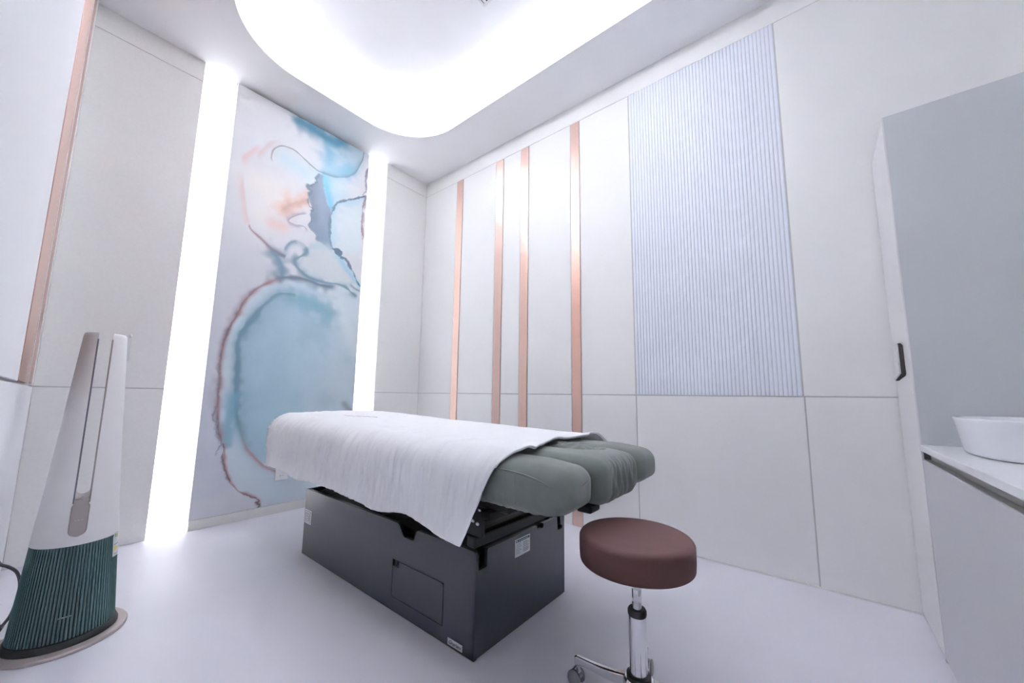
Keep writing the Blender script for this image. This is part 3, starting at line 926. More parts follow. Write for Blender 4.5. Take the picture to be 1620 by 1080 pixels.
def arm_shape(side):
    def fn(v):
        v = v.copy()
        x, y, z = v[:, 0].copy(), v[:, 1].copy(), v[:, 2].copy()
        # inner edge swings towards the head end, outer corner rounded off
        t = sstep(0.80, 0.56, y)
        cx = 1.022 if side < 0 else 1.583
        v[:, 0] = cx + (x - cx) * (1 - 0.07 * t * t)
        # pillow crown, gathered hem underneath
        top = np.clip((z - 0.64) / 0.07, 0, 1)
        v[:, 2] += 0.010 * top * np.clip(1 - ((x - cx) / 0.10) ** 2, 0, 1)
        v[:, 2] -= 0.012 * sstep(0.70, 0.55, y) * top
        low = np.clip((0.625 - z) / 0.05, 0, 1)
        w = np.sin(y * 210 + 2.2 * np.sin(y * 33)) * 0.5 + np.sin(y * 120 + x * 90) * 0.5
        v[:, 2] += low * 0.0045 * w * sstep(0.60, 0.70, y)
        v[:, 0] += side * low * 0.003 * w * sstep(0.60, 0.70, y)
        v[:, 2] += low * 0.018 * sstep(0.66, 0.55, y)
        v[:, 0] += 0.004 * (vn(y * 14, z * 18, 5) - 0.5)
        v[:, 1] += 0.006 * (vn(x * 16, z * 14, 8) - 0.5)
        return v
    return fn


armL = cushion('arm_cushion', (0.930, 0.552, 0.566), (1.115, 1.02, 0.712), 0.046, 'terry', bed, (14, 60, 8), arm_shape(-1))
armR = cushion('arm_cushion', (1.488, 0.545, 0.566), (1.678, 1.02, 0.712), 0.046, 'terry', bed, (14, 60, 8), arm_shape(1))
# sewn seam along the outer top edge of the near arm cushion, ending in a small gathered corner
sm = spline([L(0.9335, 0.84, 0.690), L(0.9330, 0.72, 0.686), L(0.935, 0.64, 0.672), L(0.943, 0.586, 0.652), L(0.975, 0.560, 0.655), L(1.03, 0.551, 0.664), L(1.085, 0.561, 0.668)], 8)
tube('seam', sm, 0.0028, 'terry', armL, 6)
tube('seam', spline([L(0.930, 0.735, 0.684), L(0.928, 0.733, 0.64), L(0.932, 0.734, 0.59)], 6), 0.0018, 'terry', armL, 6)
tube('seam', spline([L(1.560, 0.546, 0.672), L(1.64, 0.553, 0.668), L(1.672, 0.585, 0.660), L(1.679, 0.66, 0.672), L(1.679, 0.80, 0.684)], 8), 0.0028, 'terry', armR, 6)


def head_shape(v):
    v = v.copy()
    x, y, z = v[:, 0].copy(), v[:, 1].copy(), v[:, 2].copy()
    top = np.clip((z - 0.64) / 0.07, 0, 1)
    cx = 1.305
    v[:, 2] += 0.010 * top * np.clip(1 - ((x - cx) / 0.16) ** 2, 0, 1)
    # face opening
    hx, hy = (x - 1.355) / 0.085, (y - 0.800) / 0.150
    q = np.sqrt(hx ** 2 + np.clip(hy, -9, 9) ** 2)
    v[:, 2] -= top * 0.085 * sstep(1.12, 0.82, q)
    # vertical gathers on the end face and flank
    front = sstep(0.62, 0.56, y) * np.clip((0.72 - z) / 0.06, 0, 1) * np.clip((z - 0.56) / 0.03, 0, 1)
    w = np.sin(x * 150 + (0.66 - z) * 22 + 1.7 * np.sin(x * 31)) * 0.6 + np.sin(x * 260 + z * 30) * 0.4
    v[:, 1] += front * 0.0055 * w * sstep(1.19, 1.25, x)
    low = np.clip((0.615 - z) / 0.05, 0, 1)
    v[:, 2] += low * 0.005 * w
    v[:, 2] -= 0.010 * sstep(0.66, 0.545, y) * top
    v[:, 0] += 0.005 * (vn(y * 12, z * 20, 15) - 0.5)
    return v


head = cushion('head_cushion', (1.148, 0.546, 0.566), (1.462, 1.02, 0.716), 0.044, 'terry', bed, (56, 64, 8), head_shape)
tube('seam', spline([L(1.150, 0.83, 0.690), L(1.149, 0.70, 0.684), L(1.152, 0.61, 0.672), L(1.166, 0.560, 0.662), L(1.20, 0.548, 0.676), L(1.235, 0.558, 0.696), L(1.255, 0.60, 0.713)], 8), 0.0026, 'terry', head, 6)
# bunched-up cover over the face opening
nu, nv2 = 60, 34
uu, vv = np.meshgrid(np.linspace(0, 1, nu), np.linspace(0, 1, nv2), indexing='ij')
px = 1.372 + (vv - 0.5) * 0.150 * (0.75 + 0.25 * np.sin(uu * 3)) + 0.05 * (uu - 0.5)
py = 0.668 + uu * 0.30
env = np.clip(1 - (2 * vv - 1) ** 4, 0, 1) * np.clip(1 - (2 * uu - 1) ** 8, 0, 1)
fold = 1 - np.abs(2 * vn(vv * 5.5 + uu * 1.5 + 0.8 * vn(uu * 3, vv * 2, 3), uu * 2.2, 41) - 1)
pz = 0.672 + env * (0.040 + 0.030 * fold + 0.012 * vn(uu * 6, vv * 4, 9)) - 0.02 * uu
V = np.stack([px - BO.x, py - BO.y, pz], -1).reshape(-1, 3)
F = [(i * nv2 + j, (i + 1) * nv2 + j, (i + 1) * nv2 + j + 1, i * nv2 + j + 1) for i in range(nu - 1) for j in range(nv2 - 1)]
o = raw('bunched_cover', V, F, 'terry', head, True)
md = o.modifiers.new('thick', 'SOLIDIFY')
md.thickness = 0.004
bbox('cradle_lever', (1.165, 0.600, 0.536), (1.235, 0.655, 0.562), 'blackmetal', bev=0.008, seg=3)
bbox('cradle_bar', (1.185, 0.63, 0.548), (1.215, 0.84, 0.566), 'blackmetal', bev=0.004)

# labels on the base -------------------------------------------------
def on_side(name, y0, y1, z0, z1, mat, parent=bed, d=0.0):
    return bbox(name, (BX0 - 0.0012 - d, y0, z0), (BX0 - d, y1, z1), mat, parent)


st = on_side('sticker', 2.288, 2.366, 0.176, 0.250, 'label_white')
on_side('sticker_field', 2.294, 2.360, 0.181, 0.245, 'inkgrey', st, 0.0012)
on_side('sticker_field', 2.299, 2.355, 0.186, 0.240, 'label_white', st, 0.0020)
on_side('sticker_field', 2.303, 2.351, 0.190, 0.236, 'inkgrey', st, 0.0028)
on_side('sticker_print', 2.312, 2.342, 0.208, 0.212, 'label_white', st, 0.0036)
on_side('sticker_print', 2.312, 2.342, 0.219, 0.230, 'label_white', st, 0.0036)
on_side('sticker_print', 2.318, 2.336, 0.221, 0.227, 'inkgrey', st, 0.0044)
on_side('sticker_print', 2.314, 2.340, 0.197, 0.200, 'label_white', st, 0.0036)


def text_mesh(name, body, size, mat, parent, loc, rot, shear=0.25, depth=0.0004, sx=1.0):
    cu = bpy.data.curves.new(name, 'FONT')
    cu.body = body
    cu.size = size
    cu.shear = shear
    cu.extrude = depth
    cu.align_x = 'CENTER'
    cu.align_y = 'CENTER'
    cu.resolution_u = 3
    tmp = bpy.data.objects.new(name, cu)
    COL.objects.link(tmp)
    dg = bpy.context.evaluated_depsgraph_get()
    me = bpy.data.meshes.new_from_object(tmp.evaluated_get(dg))
    bpy.data.objects.remove(tmp)
    me.materials.clear()
    o = link(name, me, mat, parent)
    o.location = loc
    o.rotation_euler = rot
    o.scale = (sx, 1, 1)
    return o


pl = box('name_plate', (-0.0012, -0.0385, -0.0115), (0.0012, 0.0385, 0.0115), 'label_silver', bed, 0.0008, 1)
pl.location = L(BX0 - 0.0012, 1.079, 0.0235)
text_mesh('lettering', 'Gharieni', 0.0185, 'ink', pl, (-0.0016, 0, 0), (PI / 2, 0, -PI / 2), 0.3)


def on_end(name, x0, x1, z0, z1, mat, parent=bed, d=0.0):
    return bbox(name, (x0, BY0 + 0.003 - 0.001 - d, z0), (x1, BY0 + 0.003 - d, z1), mat, parent)


sh = on_end('data_sheet', 1.258, 1.359, 0.272, 0.340, 'label_white')
on_end('print_band', 1.263, 1.354, 0.327, 0.336, 'ink', sh, 0.001)
on_end('print_mark', 1.266, 1.273, 0.329, 0.334, 'label_white', sh, 0.0016)
on_end('print_mark', 1.279, 1.345, 0.3305, 0.3325, 'label_white', sh, 0.0016)
for k in range(7):
    zz = 0.320 - k * 0.0062
    on_end('print_line', 1.264, 1.264 + (0.036, 0.030, 0.038, 0.026, 0.034, 0.022, 0.030)[k], zz, zz + 0.0017, 'inkgrey', sh, 0.001)
    on_end('print_line', 1.310, 1.310 + (0.028, 0.040, 0.034, 0.041, 0.038, 0.040, 0.036)[k], zz - 0.001, zz + 0.0011, 'inkgrey', sh, 0.001)

# ================================================================== BLANKET
ns, nt_ = 230, 540
XL, XR, YF, R = 1.000, 1.640, 2.615, 0.105
W = XR - XL
u = np.concatenate([np.linspace(-1, 0, 100, endpoint=False), np.linspace(0, 1, 84, endpoint=False), np.linspace(1, 2, ns - 184)])
t = np.linspace(0, 1, nt_)
U, T = np.meshgrid(u, t, indexing='ij')
sx = np.where(U < 0, 0, np.where(U > 1, W, U * W))
ds = np.where(U < 0, -U, np.where(U > 1, U - 1, 0.0))
side = np.where(U < 0, -1.0, np.where(U > 1, 1.0, 0.0))
near = np.interp(XL + sx, [0.99, 1.02, 1.10, 1.19, 1.30, 1.38, 1.47, 1.52, 1.58, 1.62, 1.64], [0.776, 0.776, 0.790, 0.825, 0.846, 0.858, 0.868, 0.852, 0.824, 0.838, 0.850])
near = near + np.where(U < 0, 0.150 * ds ** 1.3, 0) - np.where(U > 1, 0.06 * np.clip(ds * 3, 0, 1), 0)
LEN = (YF + 0.36) - near
yy = near + T * LEN
hl = 0.362 + 0.014 * (vn(yy * 5.0, 0, 3) - 0.5) * 2 - 0.030 * np.exp(-((yy - 1.22) / 0.16) ** 2) + 0.010 * np.exp(-((yy - 0.98) / 0.12) ** 2)
hl = hl * np.where(U > 1, 0.85, 1.0)
dS = ds * hl
dT = np.clip(yy - YF, 0, None)
p4 = 8.0
D = (dS ** p4 + dT ** p4) ** (1 / p4)
ang = np.arctan2(dT, dS + 1e-9)
ux = side * np.cos(ang)
uy = np.sin(ang)
ux = np.where(D < 1e-6, 0, ux)
uy = np.where(D < 1e-6, 0, uy)
arc = R * PI / 2
over = np.clip(D - arc, 0, None)
th = np.clip(D, 0, arc) / R
outw = R * np.sin(th) + 0.035 * over
drop = R * (1 - np.cos(th)) + over * 0.998
X = XL + sx + ux * outw
Yb = np.minimum(yy, YF) + uy * outw
ztop = 0.744 + 0.022 * (np.clip(yy, 0.7, YF) - 0.8)
ztop = ztop + 0.016 * np.exp(-((sx - 0.5 * W) / 0.34) ** 2) * sstep(1.7, 2.5, yy)
Z = ztop - drop
# folds: gathered creases that fan down the hanging side
along = yy * np.abs(np.cos(ang)) + (XL + sx) * np.abs(np.sin(ang)) * 1.0
warp = 0.35 * vn(yy * 4, D * 6, 77) + 0.22 * drop
c1 = vn((along - 0.16 * drop) * 15 + 1.2 * warp, drop * 2.0, 21)
c2 = vn((along - 0.22 * drop) * 36 + 1.5 * warp, drop * 3.0, 22)
c3 = vn((along - 0.02 * drop) * 74 + 2.0 * warp, drop * 4.0, 23)
rdg = lambda c: 1 - np.abs(2 * c - 1)
foldv = 0.42 * rdg(c1) ** 1.8 + 0.42 * rdg(c2) ** 2.4 + 0.16 * rdg(c3) ** 2.0 - 0.36
A = 0.048 * sstep(0.0, 0.16, D) * (1 - 0.55 * sstep(1.25, 0.85, yy))
A = A * (1 - 0.72 * sstep(0.20, 0.35, D))
X = X + ux * foldv * A
Yb = Yb + uy * foldv * A
# shallow creases that run over the shoulder onto the top
sh1 = rdg(vn(along * 20 + sx * 6 + 1.5 * warp, sx * 5, 31)) - 0.5
topw = sstep(0.30, 0.0, sx) * (U <= 1) * sstep(0.19, 0.05, D)
Z = Z + 0.011 * sh1 * topw
Z = Z + 0.004 * (fbm(X * 9, yy * 6, 51) - 0.5) * sstep(0.12, 0.0, D) + 0.003 * (rdg(vn(yy * 7 + X * 14, X * 3, 61)) - 0.5) * sstep(0.05, 0, D)
# near edge: lies over the gaps and is turned up a little at the far corner
e = sstep(0.05, 0.0, T * LEN)
Z = Z + e * (0.006 * np.sin(X * 24 + 0.7) + 0.014 * np.exp(-((X - 1.68) / 0.035) ** 2) - 0.012 * np.exp(-((X - 1.13) / 0.05) ** 2)) * (D < 0.10)
V = np.stack([X, Yb, Z], -1).reshape(-1, 3)
F = [(i * nt_ + j, (i + 1) * nt_ + j, (i + 1) * nt_ + j + 1, i * nt_ + j + 1) for i in range(ns - 1) for j in range(nt_ - 1)]
blanket = raw('blanket', V, F, 'white_cloth', None, True)
md = blanket.modifiers.new('thick', 'SOLIDIFY')
md.thickness = 0.007
md.offset = -1
tag(blanket, 'white cotton sheet draped in folds over the massage bed', 'blanket')
# rolled hem along the near edge and the long hanging edge
path = [Vector((X[0, j], Yb[0, j], Z[0, j])) for j in range(nt_ - 1, 0, -3)] + [Vector((X[i, 0], Yb[i, 0], Z[i, 0])) for i in range(0, ns, 2)]
path = [p + Vector((0.002, 0, 0)) for p in path]
tube('hem', path, 0.0036, 'white_cloth', blanket, 7)
# small embroidered mark near the far end
mk = spline([(1.155, 2.235, 0), (1.165, 2.20, 0), (1.185, 2.205, 0), (1.180, 2.175, 0), (1.20, 2.17, 0), (1.205, 2.145, 0), (1.225, 2.15, 0), (1.22, 2.125, 0), (1.245, 2.12, 0), (1.24, 2.095, 0), (1.262, 2.09, 0), (1.27, 2.06, 0)], 6)


def top_z(x, y):
    s = x - XL
    k = int(np.argmin(np.abs(u * W - s)))
    j = int(np.argmin(np.abs(yy[k] - y)))
    return Z[k, j]


tube('embroidery', [(a, b, top_z(a, b) + 0.003) for a, b, c in mk], 0.0010, 'thread', blanket, 6)

# ================================================================== STOOL
SX, SY = 1.160, 0.452
stool = thing('stool', 'round brown padded stool with chrome gas lift beside the bed', 'stool', (SX, SY, 0))
SB, ST = 0.431, 0.518
prof = [(0.0, SB), (0.140, SB), (0.148, SB + 0.001)]
Rr = 0.1635
for k in range(7):
    a = -PI / 2 + PI / 2 * k / 6
    prof.append((Rr - 0.008 + 0.008 * math.cos(a), SB + 0.009 + 0.008 * math.sin(a)))
prof += [(Rr + 0.0015, SB + 0.03), (Rr + 0.0015, SB + 0.058)]
for k in range(1, 9):
    a = PI / 2 * k / 8
    prof.append((Rr - 0.017 + 0.0185 * math.cos(a), ST - 0.0205 + 0.0165 * math.sin(a)))
prof += [(0.125, ST - 0.002), (0.10, ST - 0.001), (0.05, ST), (0.0, ST + 0.0005)]
lathe('seat', prof, 'brown', stool, 72)
lathe('seat_plate', [(0, SB - 0.014), (0.07, SB - 0.014), (0.075, SB - 0.008), (0.075, SB), (0, SB)], 'blackmetal', stool, 32)
lathe('piston', [(0.0, 0.20), (0.0135, 0.20), (0.0135, 0.322), (0.0128, 0.3235), (0.0128, 0.3255), (0.0135, 0.327), (0.0135, 0.358), (0.0128, 0.3595), (0.0135, 0.361), (0.0135, SB - 0.012), (0.0, SB - 0.012)], 'chrome', stool, 28)
lathe('piston_collar', [(0.0135, 0.287), (0.0255, 0.287), (0.0268, 0.291), (0.0268, 0.301), (0.0235, 0.306), (0.0135, 0.306)], 'rubber', stool, 32)
lathe('column', [(0.0, 0.115), (0.0255, 0.115), (0.0250, 0.288), (0.0, 0.288)], 'chrome', stool, 36)
lathe('hub', [(0.0, 0.070), (0.038, 0.070), (0.044, 0.076), (0.044, 0.112), (0.038, 0.122), (0.0, 0.122)], 'chrome', stool, 36)
lathe('hub_ring', [(0.025, 0.122), (0.034, 0.122), (0.034, 0.130), (0.026, 0.133)], 'rubber', stool, 32)


def stool_leg(a, first):
    if first is not None:
        out_ = []
        lg = first.copy()
        COL.objects.link(lg)
        lg.rotation_euler = (0, 0, a)
        for ch in first.children:
            c = ch.copy()
            COL.objects.link(c)
            c.parent = lg
        return lg
    secs = []
    for k in range(13):
        f = k / 12
        r_ = 0.030 + f * 0.180
        top = 0.117 - 0.004 * math.sin(f * PI) - 0.034 * f + 0.004 * f * f
        h = 0.034 * (1 - f) + 0.017 * f + (0.010 * sstep(0.86, 1.0, f))
        w = 0.026 * (1 - f) + 0.0145 * f
        secs.append([(r_, -w * 0.5, top - 0.003), (r_, -w * 0.32, top), (r_, w * 0.32, top), (r_, w * 0.5, top - 0.003), (r_, w * 0.5, top - h), (r_, -w * 0.5, top - h)])
    secs.append([(r_ + 0.008, a_ * 0.7, z_ if z_ < 0.080 else z_ - 0.004) for r_, a_, z_ in secs[-1]])
    v = [p for s in secs for p in s]
    f = [(i * 6 + k, i * 6 + (k + 1) % 6, (i + 1) * 6 + (k + 1) % 6, (i + 1) * 6 + k) for i in range(len(secs) - 1) for k in range(6)]
    f += [tuple(range(6))[::-1], tuple((len(secs) - 1) * 6 + k for k in range(6))]
    lg = raw('leg', v, f, 'chrome', stool, False)
    bev = lg.modifiers.new('soft', 'BEVEL')
    bev.width = 0.002
    bev.segments = 2
    cx = 0.205
    lathe('caster_stem', [(0, 0.040), (0.006, 0.040), (0.006, 0.070), (0, 0.070)], 'chrome', lg, 12, (cx, 0, 0))
    hood = [(cx + 0.008 + 0.020 * math.cos(q), 0.026 + 0.022 * math.sin(q)) for q in np.linspace(0.15 * PI, 0.95 * PI, 9)]
    hood += [(cx + 0.008 + 0.013 * math.cos(q), 0.026 + 0.015 * math.sin(q)) for q in np.linspace(0.95 * PI, 0.15 * PI, 9)]
    prism('caster_hood', hood, 'y', -0.008, 0.008, 'steel', lg)
    for s in (-1, 1):
        w_ = lathe('caster_wheel', [(0, -0.005), (0.017, -0.005), (0.0225, -0.003), (0.0240, 0.0), (0.0225, 0.003), (0.017, 0.005), (0.006, 0.0065), (0, 0.0065)], 'caster', lg, 24)
        w_.rotation_euler = (-PI / 2 * s, 0, 0)
        w_.location = (cx + 0.008, s * 0.0145, 0.0241)
    lg.rotation_euler = (0, 0, a)
    return lg


first_leg = None
for k in range(5):
    lg = stool_leg(math.radians(86 + 72 * k), first_leg)
    if first_leg is None:
        first_leg = lg
    lg.parent = stool

# ================================================================== TOWER FAN
FX, FY = 0.135, 2.275
fa = math.atan2(FY, FX) - PI / 2       # local +y points away from the camera side
fan = thing('tower_fan', 'white tapering tower air purifier with split top and ribbed green base', 'air purifier', (FX, FY, 0), fa)


def fr(z):
    return float(np.interp(z, [0.03, 0.36, 0.70, 1.15], [0.136, 0.1125, 0.089, 0.0615]))


lathe('foot_disc', [(0.0, 0.0), (0.172, 0.0), (0.174, 0.002), (0.174, 0.008), (0.171, 0.012), (0.0, 0.013)], 'disc', fan, 72, sx=1.0, sy=1.05)
lathe('skirt', [(0.0, 0.012), (0.146, 0.012), (0.146, 0.020), (0.139, 0.034), (0.0, 0.034)], 'rubber', fan, 64)
lathe('filter_core', [(0.0, 0.03), (fr(0.03) - 0.007, 0.032), (fr(0.355) - 0.007, 0.354), (0.0, 0.354)], 'darkgreen', fan, 64)
r0, r1 = fr(0.036), fr(0.354)
wv = 2 * PI * r0 / 84
hb = wv * 0.30
sv = []
for r_, z_, k in ((r0, 0.036, 1.0), (r1, 0.354, r1 / r0)):
    sv += [(-hb * k, -(r_ - 0.008), z_), (hb * k, -(r_ - 0.008), z_), (hb * k, -(r_ - 0.001), z_), (0, -(r_ + 0.0004), z_), (-hb * k, -(r_ - 0.001), z_)]
sf = [(i, (i + 1) % 5, 5 + (i + 1) % 5, 5 + i) for i in range(5)] + [(4, 3, 2, 1, 0), (5, 6, 7, 8, 9)]
s0 = raw('grille_slat', sv, sf, 'green', fan)
for k in range(84):
    o = s0 if k == 0 else s0.copy()
    if k:
        COL.objects.link(o)
    o.rotation_euler = (0, 0, 2 * PI * k / 84)
lathe('body_shell', [(0.0, 0.352), (fr(0.352) + 0.001, 0.352), (fr(0.356) + 0.0015, 0.356), (fr(0.42) + 0.001, 0.42), (fr(0.475), 0.475), (fr(0.498) - 0.002, 0.498), (0.0, 0.500)], 'fanwhite', fan, 72)
GH = 0.0195


def vane(s):
    zs = list(np.linspace(0.475, 1.135, 26)) + [1.143, 1.149, 1.152]
    nb = 22
    v, f = [], []
    for i, z in enumerate(zs):
        r_ = fr(z) - (0, 0.0006, 0.002, 0.005)[max(0, i - 25)]
        gg = GH + (0, 0.0003, 0.001, 0.0025)[max(0, i - 25)]
        a0 = math.acos(min(1, gg / r_))
        # slant the crown a little
        for k in range(nb):
            a = -a0 + 2 * a0 * k / (nb - 1)
            yv_ = r_ * math.sin(a)
            v.append((s * r_ * math.cos(a), yv_, z + (0.0 if z < 1.13 else -0.03 * (r_ * math.cos(a) - gg) * 1.0)))
    m = len(zs)
    for i in range(m - 1):
        for k in range(nb):
            f.append((i * nb + k, i * nb + (k + 1) % nb, (i + 1) * nb + (k + 1) % nb, (i + 1) * nb + k))
    f += [tuple(range(nb))[::-1], tuple((m - 1) * nb + k for k in range(nb))]
    o = raw('vane', v, f, 'fanwhite', fan, False)
    bm = bmesh.new()
    bm.from_mesh(o.data)
    for fc in bm.faces:
        fc.smooth = len(fc.verts) == 4
    for e_ in bm.edges:
        if len(e_.link_faces) == 2 and e_.calc_face_angle(0) > math.radians(35):
            e_.smooth = False
    bm.to_mesh(o.data)
    bm.free()
    # metallic trim on the front inner edge, air slot on the inner face
    front, inner = [], []
    for z in np.linspace(0.50, 1.125, 20):
        r_ = fr(z)
        front.append((s * (GH + 0.0005), -math.sqrt(r_ * r_ - GH * GH) + 0.001, z))
    tube('edge_trim', front, 0.0024, 'violet' if s < 0 else 'mauve', o, 8)
    q = []
    for z in (0.53, 1.10):
        r_ = fr(z)
        yv_ = -math.sqrt(r_ * r_ - GH * GH)
        q += [(s * (GH - 0.0008), yv_ + 0.010, z), (s * (GH - 0.0008), yv_ + 0.016, z), (s * (GH + 0.004), yv_ + 0.016, z), (s * (GH + 0.004), yv_ + 0.010, z)]
    raw('air_slot', q, [(0, 1, 2, 3), (7, 6, 5, 4), (0, 4, 5, 1), (1, 5, 6, 2), (2, 6, 7, 3), (3, 7, 4, 0)], 'ink', o)
    return o


vane(-1)
vane(1)
# mauve tongue below the slot and saddle at the slot floor
rows, cols = 22, 13
v, f = [], []
for i in range(rows):
    z = 0.383 + (0.515 - 0.383) * i / (rows - 1)
    hw = 0.0235 if z > 0.405 else 0.0235 * math.sqrt(max(0.02, 1 - ((0.405 - z) / 0.0225) ** 2))
    if z > 0.495:
        hw = 0.0195
    for k in range(cols):
        tx = -hw + 2 * hw * k / (cols - 1)
        r_ = fr(z) + 0.0022
        v.append((tx, -math.sqrt(r_ * r_ - tx * tx), z))
f = [(i * cols + k, i * cols + k + 1, (i + 1) * cols + k + 1, (i + 1) * cols + k) for i in range(rows - 1) for k in range(cols - 1)]
tg = raw('slot_tongue', v, f, 'mauve', fan, True)
md = tg.modifiers.new('thick', 'SOLIDIFY')
md.thickness = 0.004
md.offset = -1
v, f = [], []
for i in range(9):
    a = PI * i / 8
    for yv_ in np.linspace(-fr(0.51) + 0.003, fr(0.51) - 0.003, 12):
        v.append((-GH * math.cos(a), yv_, 0.516 - 0.017 * math.sin(a)))
f = [(i * 12 + k, i * 12 + k + 1, (i + 1) * 12 + k + 1, (i + 1) * 12 + k) for i in range(8) for k in range(11)]
raw('slot_saddle', v, f, 'mauve', fan, True)
for k, xx in enumerate((-0.010, -0.003, 0.006)):
    r_ = fr(0.44) + 0.0026
    box('tongue_mark', (xx, -r_ - 0.0004, 0.439), (xx + (0.004, 0.006, 0.005)[k], -r_ + 0.0012, 0.4415), 'label_silver', tg)
r_ = fr(0.115)
for k in range(4):
    box('base_mark', (-0.016 + k * 0.009, -r_ - 0.0012, 0.112 + 0.0), (-0.016 + k * 0.009 + 0.006, -r_ + 0.002, 0.1145), 'inkgrey', fan)
# energy label on the side of the base
la = math.radians(67)
ln = thing_local = None
lv, lf = [], []
rows = 12
for i in range(rows):
    z = 0.268 + 0.092 * i / (rows - 1)
    hw = 0.019 if z < 0.340 else 0.019 * math.sqrt(max(0.01, 1 - ((z - 0.340) / 0.0205) ** 2))
    for k in range(9):
        tt = la + (-hw + 2 * hw * k / 8) / fr(z)
        rr_ = fr(z) + 0.0035
        lv.append((rr_ * math.sin(tt), -rr_ * math.cos(tt), z))
lf = [(i * 9 + k, i * 9 + k + 1, (i + 1) * 9 + k + 1, (i + 1) * 9 + k) for i in range(rows - 1) for k in range(8)]
lb = raw('energy_label', lv, lf, 'label_white', fan, True)


def lab_patch(name, z0, z1, t0, t1, mat):
    vv_, ff_ = [], []
    for z in (z0, z1):
        for k in range(5):
            tt = la + (t0 + (t1 - t0) * k / 4) / fr(z)
            rr_ = fr(z) + 0.0045
            vv_.append((rr_ * math.sin(tt), -rr_ * math.cos(tt), z))
    return raw(name, vv_, [(k, k + 1, k + 6, k + 5) for k in range(4)], mat, lb)


lab_patch('label_print', 0.341, 0.354, -0.013, -0.002, 'leaf')
lab_patch('label_print', 0.338, 0.352, 0.0, 0.011, 'yellow')
lab_patch('label_print', 0.292, 0.304, -0.014, 0.006, 'yellow')
lab_patch('label_print', 0.312, 0.315, -0.014, 0.014, 'inkgrey')
lab_patch('label_print', 0.276, 0.279, -0.014, 0.012, 'inkgrey')

# power cable
cb = spline([(-0.047, 2.50, 0.262), (-0.037, 2.44, 0.262), (-0.018, 2.42, 0.254), (0.004, 2.42, 0.228), (0.016, 2.42, 0.185), (0.016, 2.42, 0.133), (0.008, 2.42, 0.081), (-0.006, 2.425, 0.048), (-0.022, 2.44, 0.020), (-0.034, 2.47, 0.006), (-0.03, 2.55, 0.0055)], 8)
ca = tube('power_cable', cb, 0.0052, 'cable', None, 10)
tag(ca, 'grey power cable looping behind the tower fan to the floor', 'cable')
pg = tube('plug', [(-0.012, 2.432, 0.040), (-0.020, 2.438, 0.025), (-0.024, 2.442, 0.018)], [0.009, 0.011, 0.009], 'rubber', ca, 12)

# ================================================================== SMALL WALL THINGS
hk = thing('wall_hook', 'small white hook on the back wall behind the tower fan', 'hook', (0.296, YA, 1.19))
box('hook_plate', (-0.011, -0.006, -0.085), (0.011, 0, 0.075), 'plastic', hk, 0.003)
tube('hook_arm', spline([(0, -0.004, 0.06), (0, -0.018, 0.074), (0, -0.032, 0.072), (0, -0.036, 0.06)], 5), 0.005, 'plastic', hk, 8)

oc = thing('wall_outlet', 'white power outlet low on the mural behind the bed', 'outlet', (1.225, YA, 0.305))
box('cover_plate', (-0.045, -0.014, -0.057), (0.045, -0.005, 0.057), 'plastic', oc, 0.003)
for zz in (-0.024, 0.024):
    sk = lathe('socket', [(0.0, 0.0), (0.017, 0.0), (0.019, 0.001), (0.019, -0.003), (0, -0.003)], 'plastic', oc, 24)
    sk.rotation_euler = (PI / 2, 0, 0)
    sk.location = (0, -0.0145, zz)
    for xx in (-0.0095, 0.0095):
        h_ = lathe('pin_hole', [(0.0, 0.0006), (0.0026, 0.0006), (0.0026, -0.001), (0, -0.001)], 'ink', sk, 10)
        h_.location = (xx, 0, 0)

# ================================================================== TALL CABINET
XG = 2.108
tall = thing('tall_cabinet', 'tall cupboard with grey side and slim chrome handle by the right wall', 'cabinet', (0.5 * (XG + XB), 0.5 * (YD + YV), 0))
TO = Vector((0.5 * (XG + XB), 0.5 * (YD + YV), 0))


def tb(name, lo, hi, mat, parent=tall, bev=0.0):
    return box(name, (lo[0] - TO.x, lo[1] - TO.y, lo[2]), (hi[0] - TO.x, hi[1] - TO.y, hi[2]), mat, parent, bev, 1)


tb('carcass', (XG + 0.018, YD + 0.004, 0.0), (XB - 0.002, YV - 0.021, 2.098), 'cab')
tb('side_panel', (XG, YD + 0.004, 0.0), (XG + 0.018, YV, 2.112), 'cabside', bev=0.001)
tb('edge_band', (XG - 0.0005, YV - 0.004, 0.0), (XG + 0.0185, YV + 0.001, 2.113), 'cab', bev=0.0006)
dr = tb('door', (XG + 0.021, YV - 0.020, 0.012), (XB - 0.007, YV, 2.100), 'cab', bev=0.0015)
tb('plinth', (XG + 0.018, YV - 0.024, 0.0), (XB - 0.002, YV - 0.021, 0.012), 'joint')
hx = 2.236
hprof = [(0.0, 1.150), (0.006, 1.160), (0.014, 1.160), (0.016, 1.150), (0.015, 1.038), (0.032, 1.010), (0.031, 1.004), (0.022, 1.004), (0.002, 1.024), (0.0, 1.032)]
hd = prism('handle', [(YV - TO.y + a, b) for a, b in hprof], 'x', hx - 0.012 - TO.x, hx + 0.010 - TO.x, 'rubber', dr)
hf = [(0.0138, 1.158), (0.0175, 1.152), (0.0170, 1.037), (0.0345, 1.009), (0.0325, 1.005), (0.0140, 1.034)]
prism('handle_face', [(YV - TO.y + a, b) for a, b in hf], 'x', hx - 0.0122 - TO.x, hx + 0.0102 - TO.x, 'chrome', hd)
tb('shadow_gap', (XB - 0.0065, YV - 0.019, 0.0), (XB - 0.0005, YV - 0.004, 2.1), 'gap')
tb('shadow_gap', (XG + 0.02, YV - 0.019, 2.1005), (XB - 0.0005, YV - 0.006, 2.104), 'gap')
tb('shadow_gap', (XG - 0.004, YV - 0.030, 0.0), (XG - 0.0006, YV - 0.006, 0.734), 'gap')

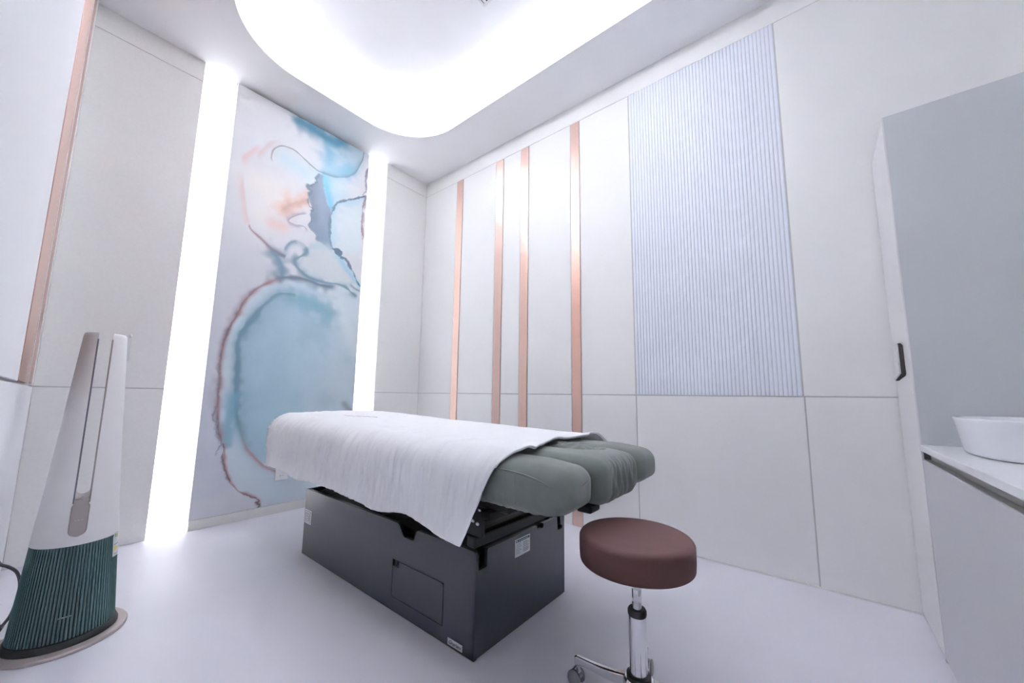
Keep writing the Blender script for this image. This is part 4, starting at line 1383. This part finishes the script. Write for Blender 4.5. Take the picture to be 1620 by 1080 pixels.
# ================================================================== VANITY
VX0 = 0.75
van = thing('vanity_cabinet', 'white handleless vanity base cabinet under the washbasin', 'cabinet', (0.5 * (VX0 + XG), 0.5 * (YD + YV), 0))
VO = Vector((0.5 * (VX0 + XG), 0.5 * (YD + YV), 0))


def vb(name, lo, hi, mat, parent=van, bev=0.0):
    return box(name, (lo[0] - VO.x, lo[1] - VO.y, lo[2]), (hi[0] - VO.x, hi[1] - VO.y, hi[2]), mat, parent, bev, 1)


vb('carcass', (VX0, YD + 0.004, 0.0), (XG - 0.004, YV - 0.024, 0.715), 'cab')
vb('grip_channel', (VX0, YV - 0.034, 0.690), (XG - 0.004, YV - 0.023, 0.7335), 'channel')
for a, b in ((VX0, 1.08), (1.084, XG - 0.005)):
    vb('door', (a, YV - 0.020, 0.015), (b, YV, 0.702), 'vanity', bev=0.001)
    vb('door_grip', (a, YV - 0.022, 0.690), (b, YV - 0.004, 0.7035), 'channel', bev=0.0005)
ct = box('countertop', (VX0, YD, 0.7345), (XG - 0.001, YV + 0.004, 0.757), 'stone', None, 0.002)
tag(ct, 'white stone worktop on the vanity, holding the basin', 'worktop')

# basin: rounded oblong vessel
nb = 72
prof = [(0.0, 0.0, 0.0), (0.72, 0.72, 0.0), (0.89, 0.88, 0.001), (0.925, 0.915, 0.004), (0.938, 0.93, 0.012), (0.965, 0.96, 0.05), (0.992, 0.990, 0.100), (1.0, 1.0, 0.109), (0.998, 0.998, 0.113), (0.985, 0.984, 0.1145), (0.965, 0.955, 0.113),
        (0.94, 0.92, 0.095), (0.90, 0.88, 0.05), (0.80, 0.75, 0.02), (0.5, 0.5, 0.012), (0.0, 0.0, 0.010)]
ba, bb_ = 0.245, 0.200
v, f = [], []
for j in range(nb):
    a = 2 * PI * j / nb
    c_, s_ = math.cos(a), math.sin(a)
    ex = 2 / 2.5
    bx = math.copysign(abs(c_) ** ex, c_)
    by = math.copysign(abs(s_) ** ex, s_)
    for kx, ky, z in prof:
        v.append((bx * ba * kx, by * bb_ * ky, z))
k = len(prof)
f = [(j * k + i, ((j + 1) % nb) * k + i, ((j + 1) % nb) * k + i + 1, j * k + i + 1) for j in range(nb) for i in range(k - 1)]
basin = raw('washbasin', v, f, 'ceramic', None, True)
bm = bmesh.new()
bm.from_mesh(basin.data)
bmesh.ops.remove_doubles(bm, verts=bm.verts, dist=1e-5)
bmesh.ops.recalc_face_normals(bm, faces=bm.faces)
bm.to_mesh(basin.data)
bm.free()
basin.location = (1.83, -0.545, 0.757)
tag(basin, 'white oval ceramic vessel basin on the worktop', 'basin')
lathe('drain', [(0, 0.0112), (0.018, 0.0112), (0.022, 0.0135), (0.020, 0.0155), (0, 0.0165)], 'chrome', basin, 24)
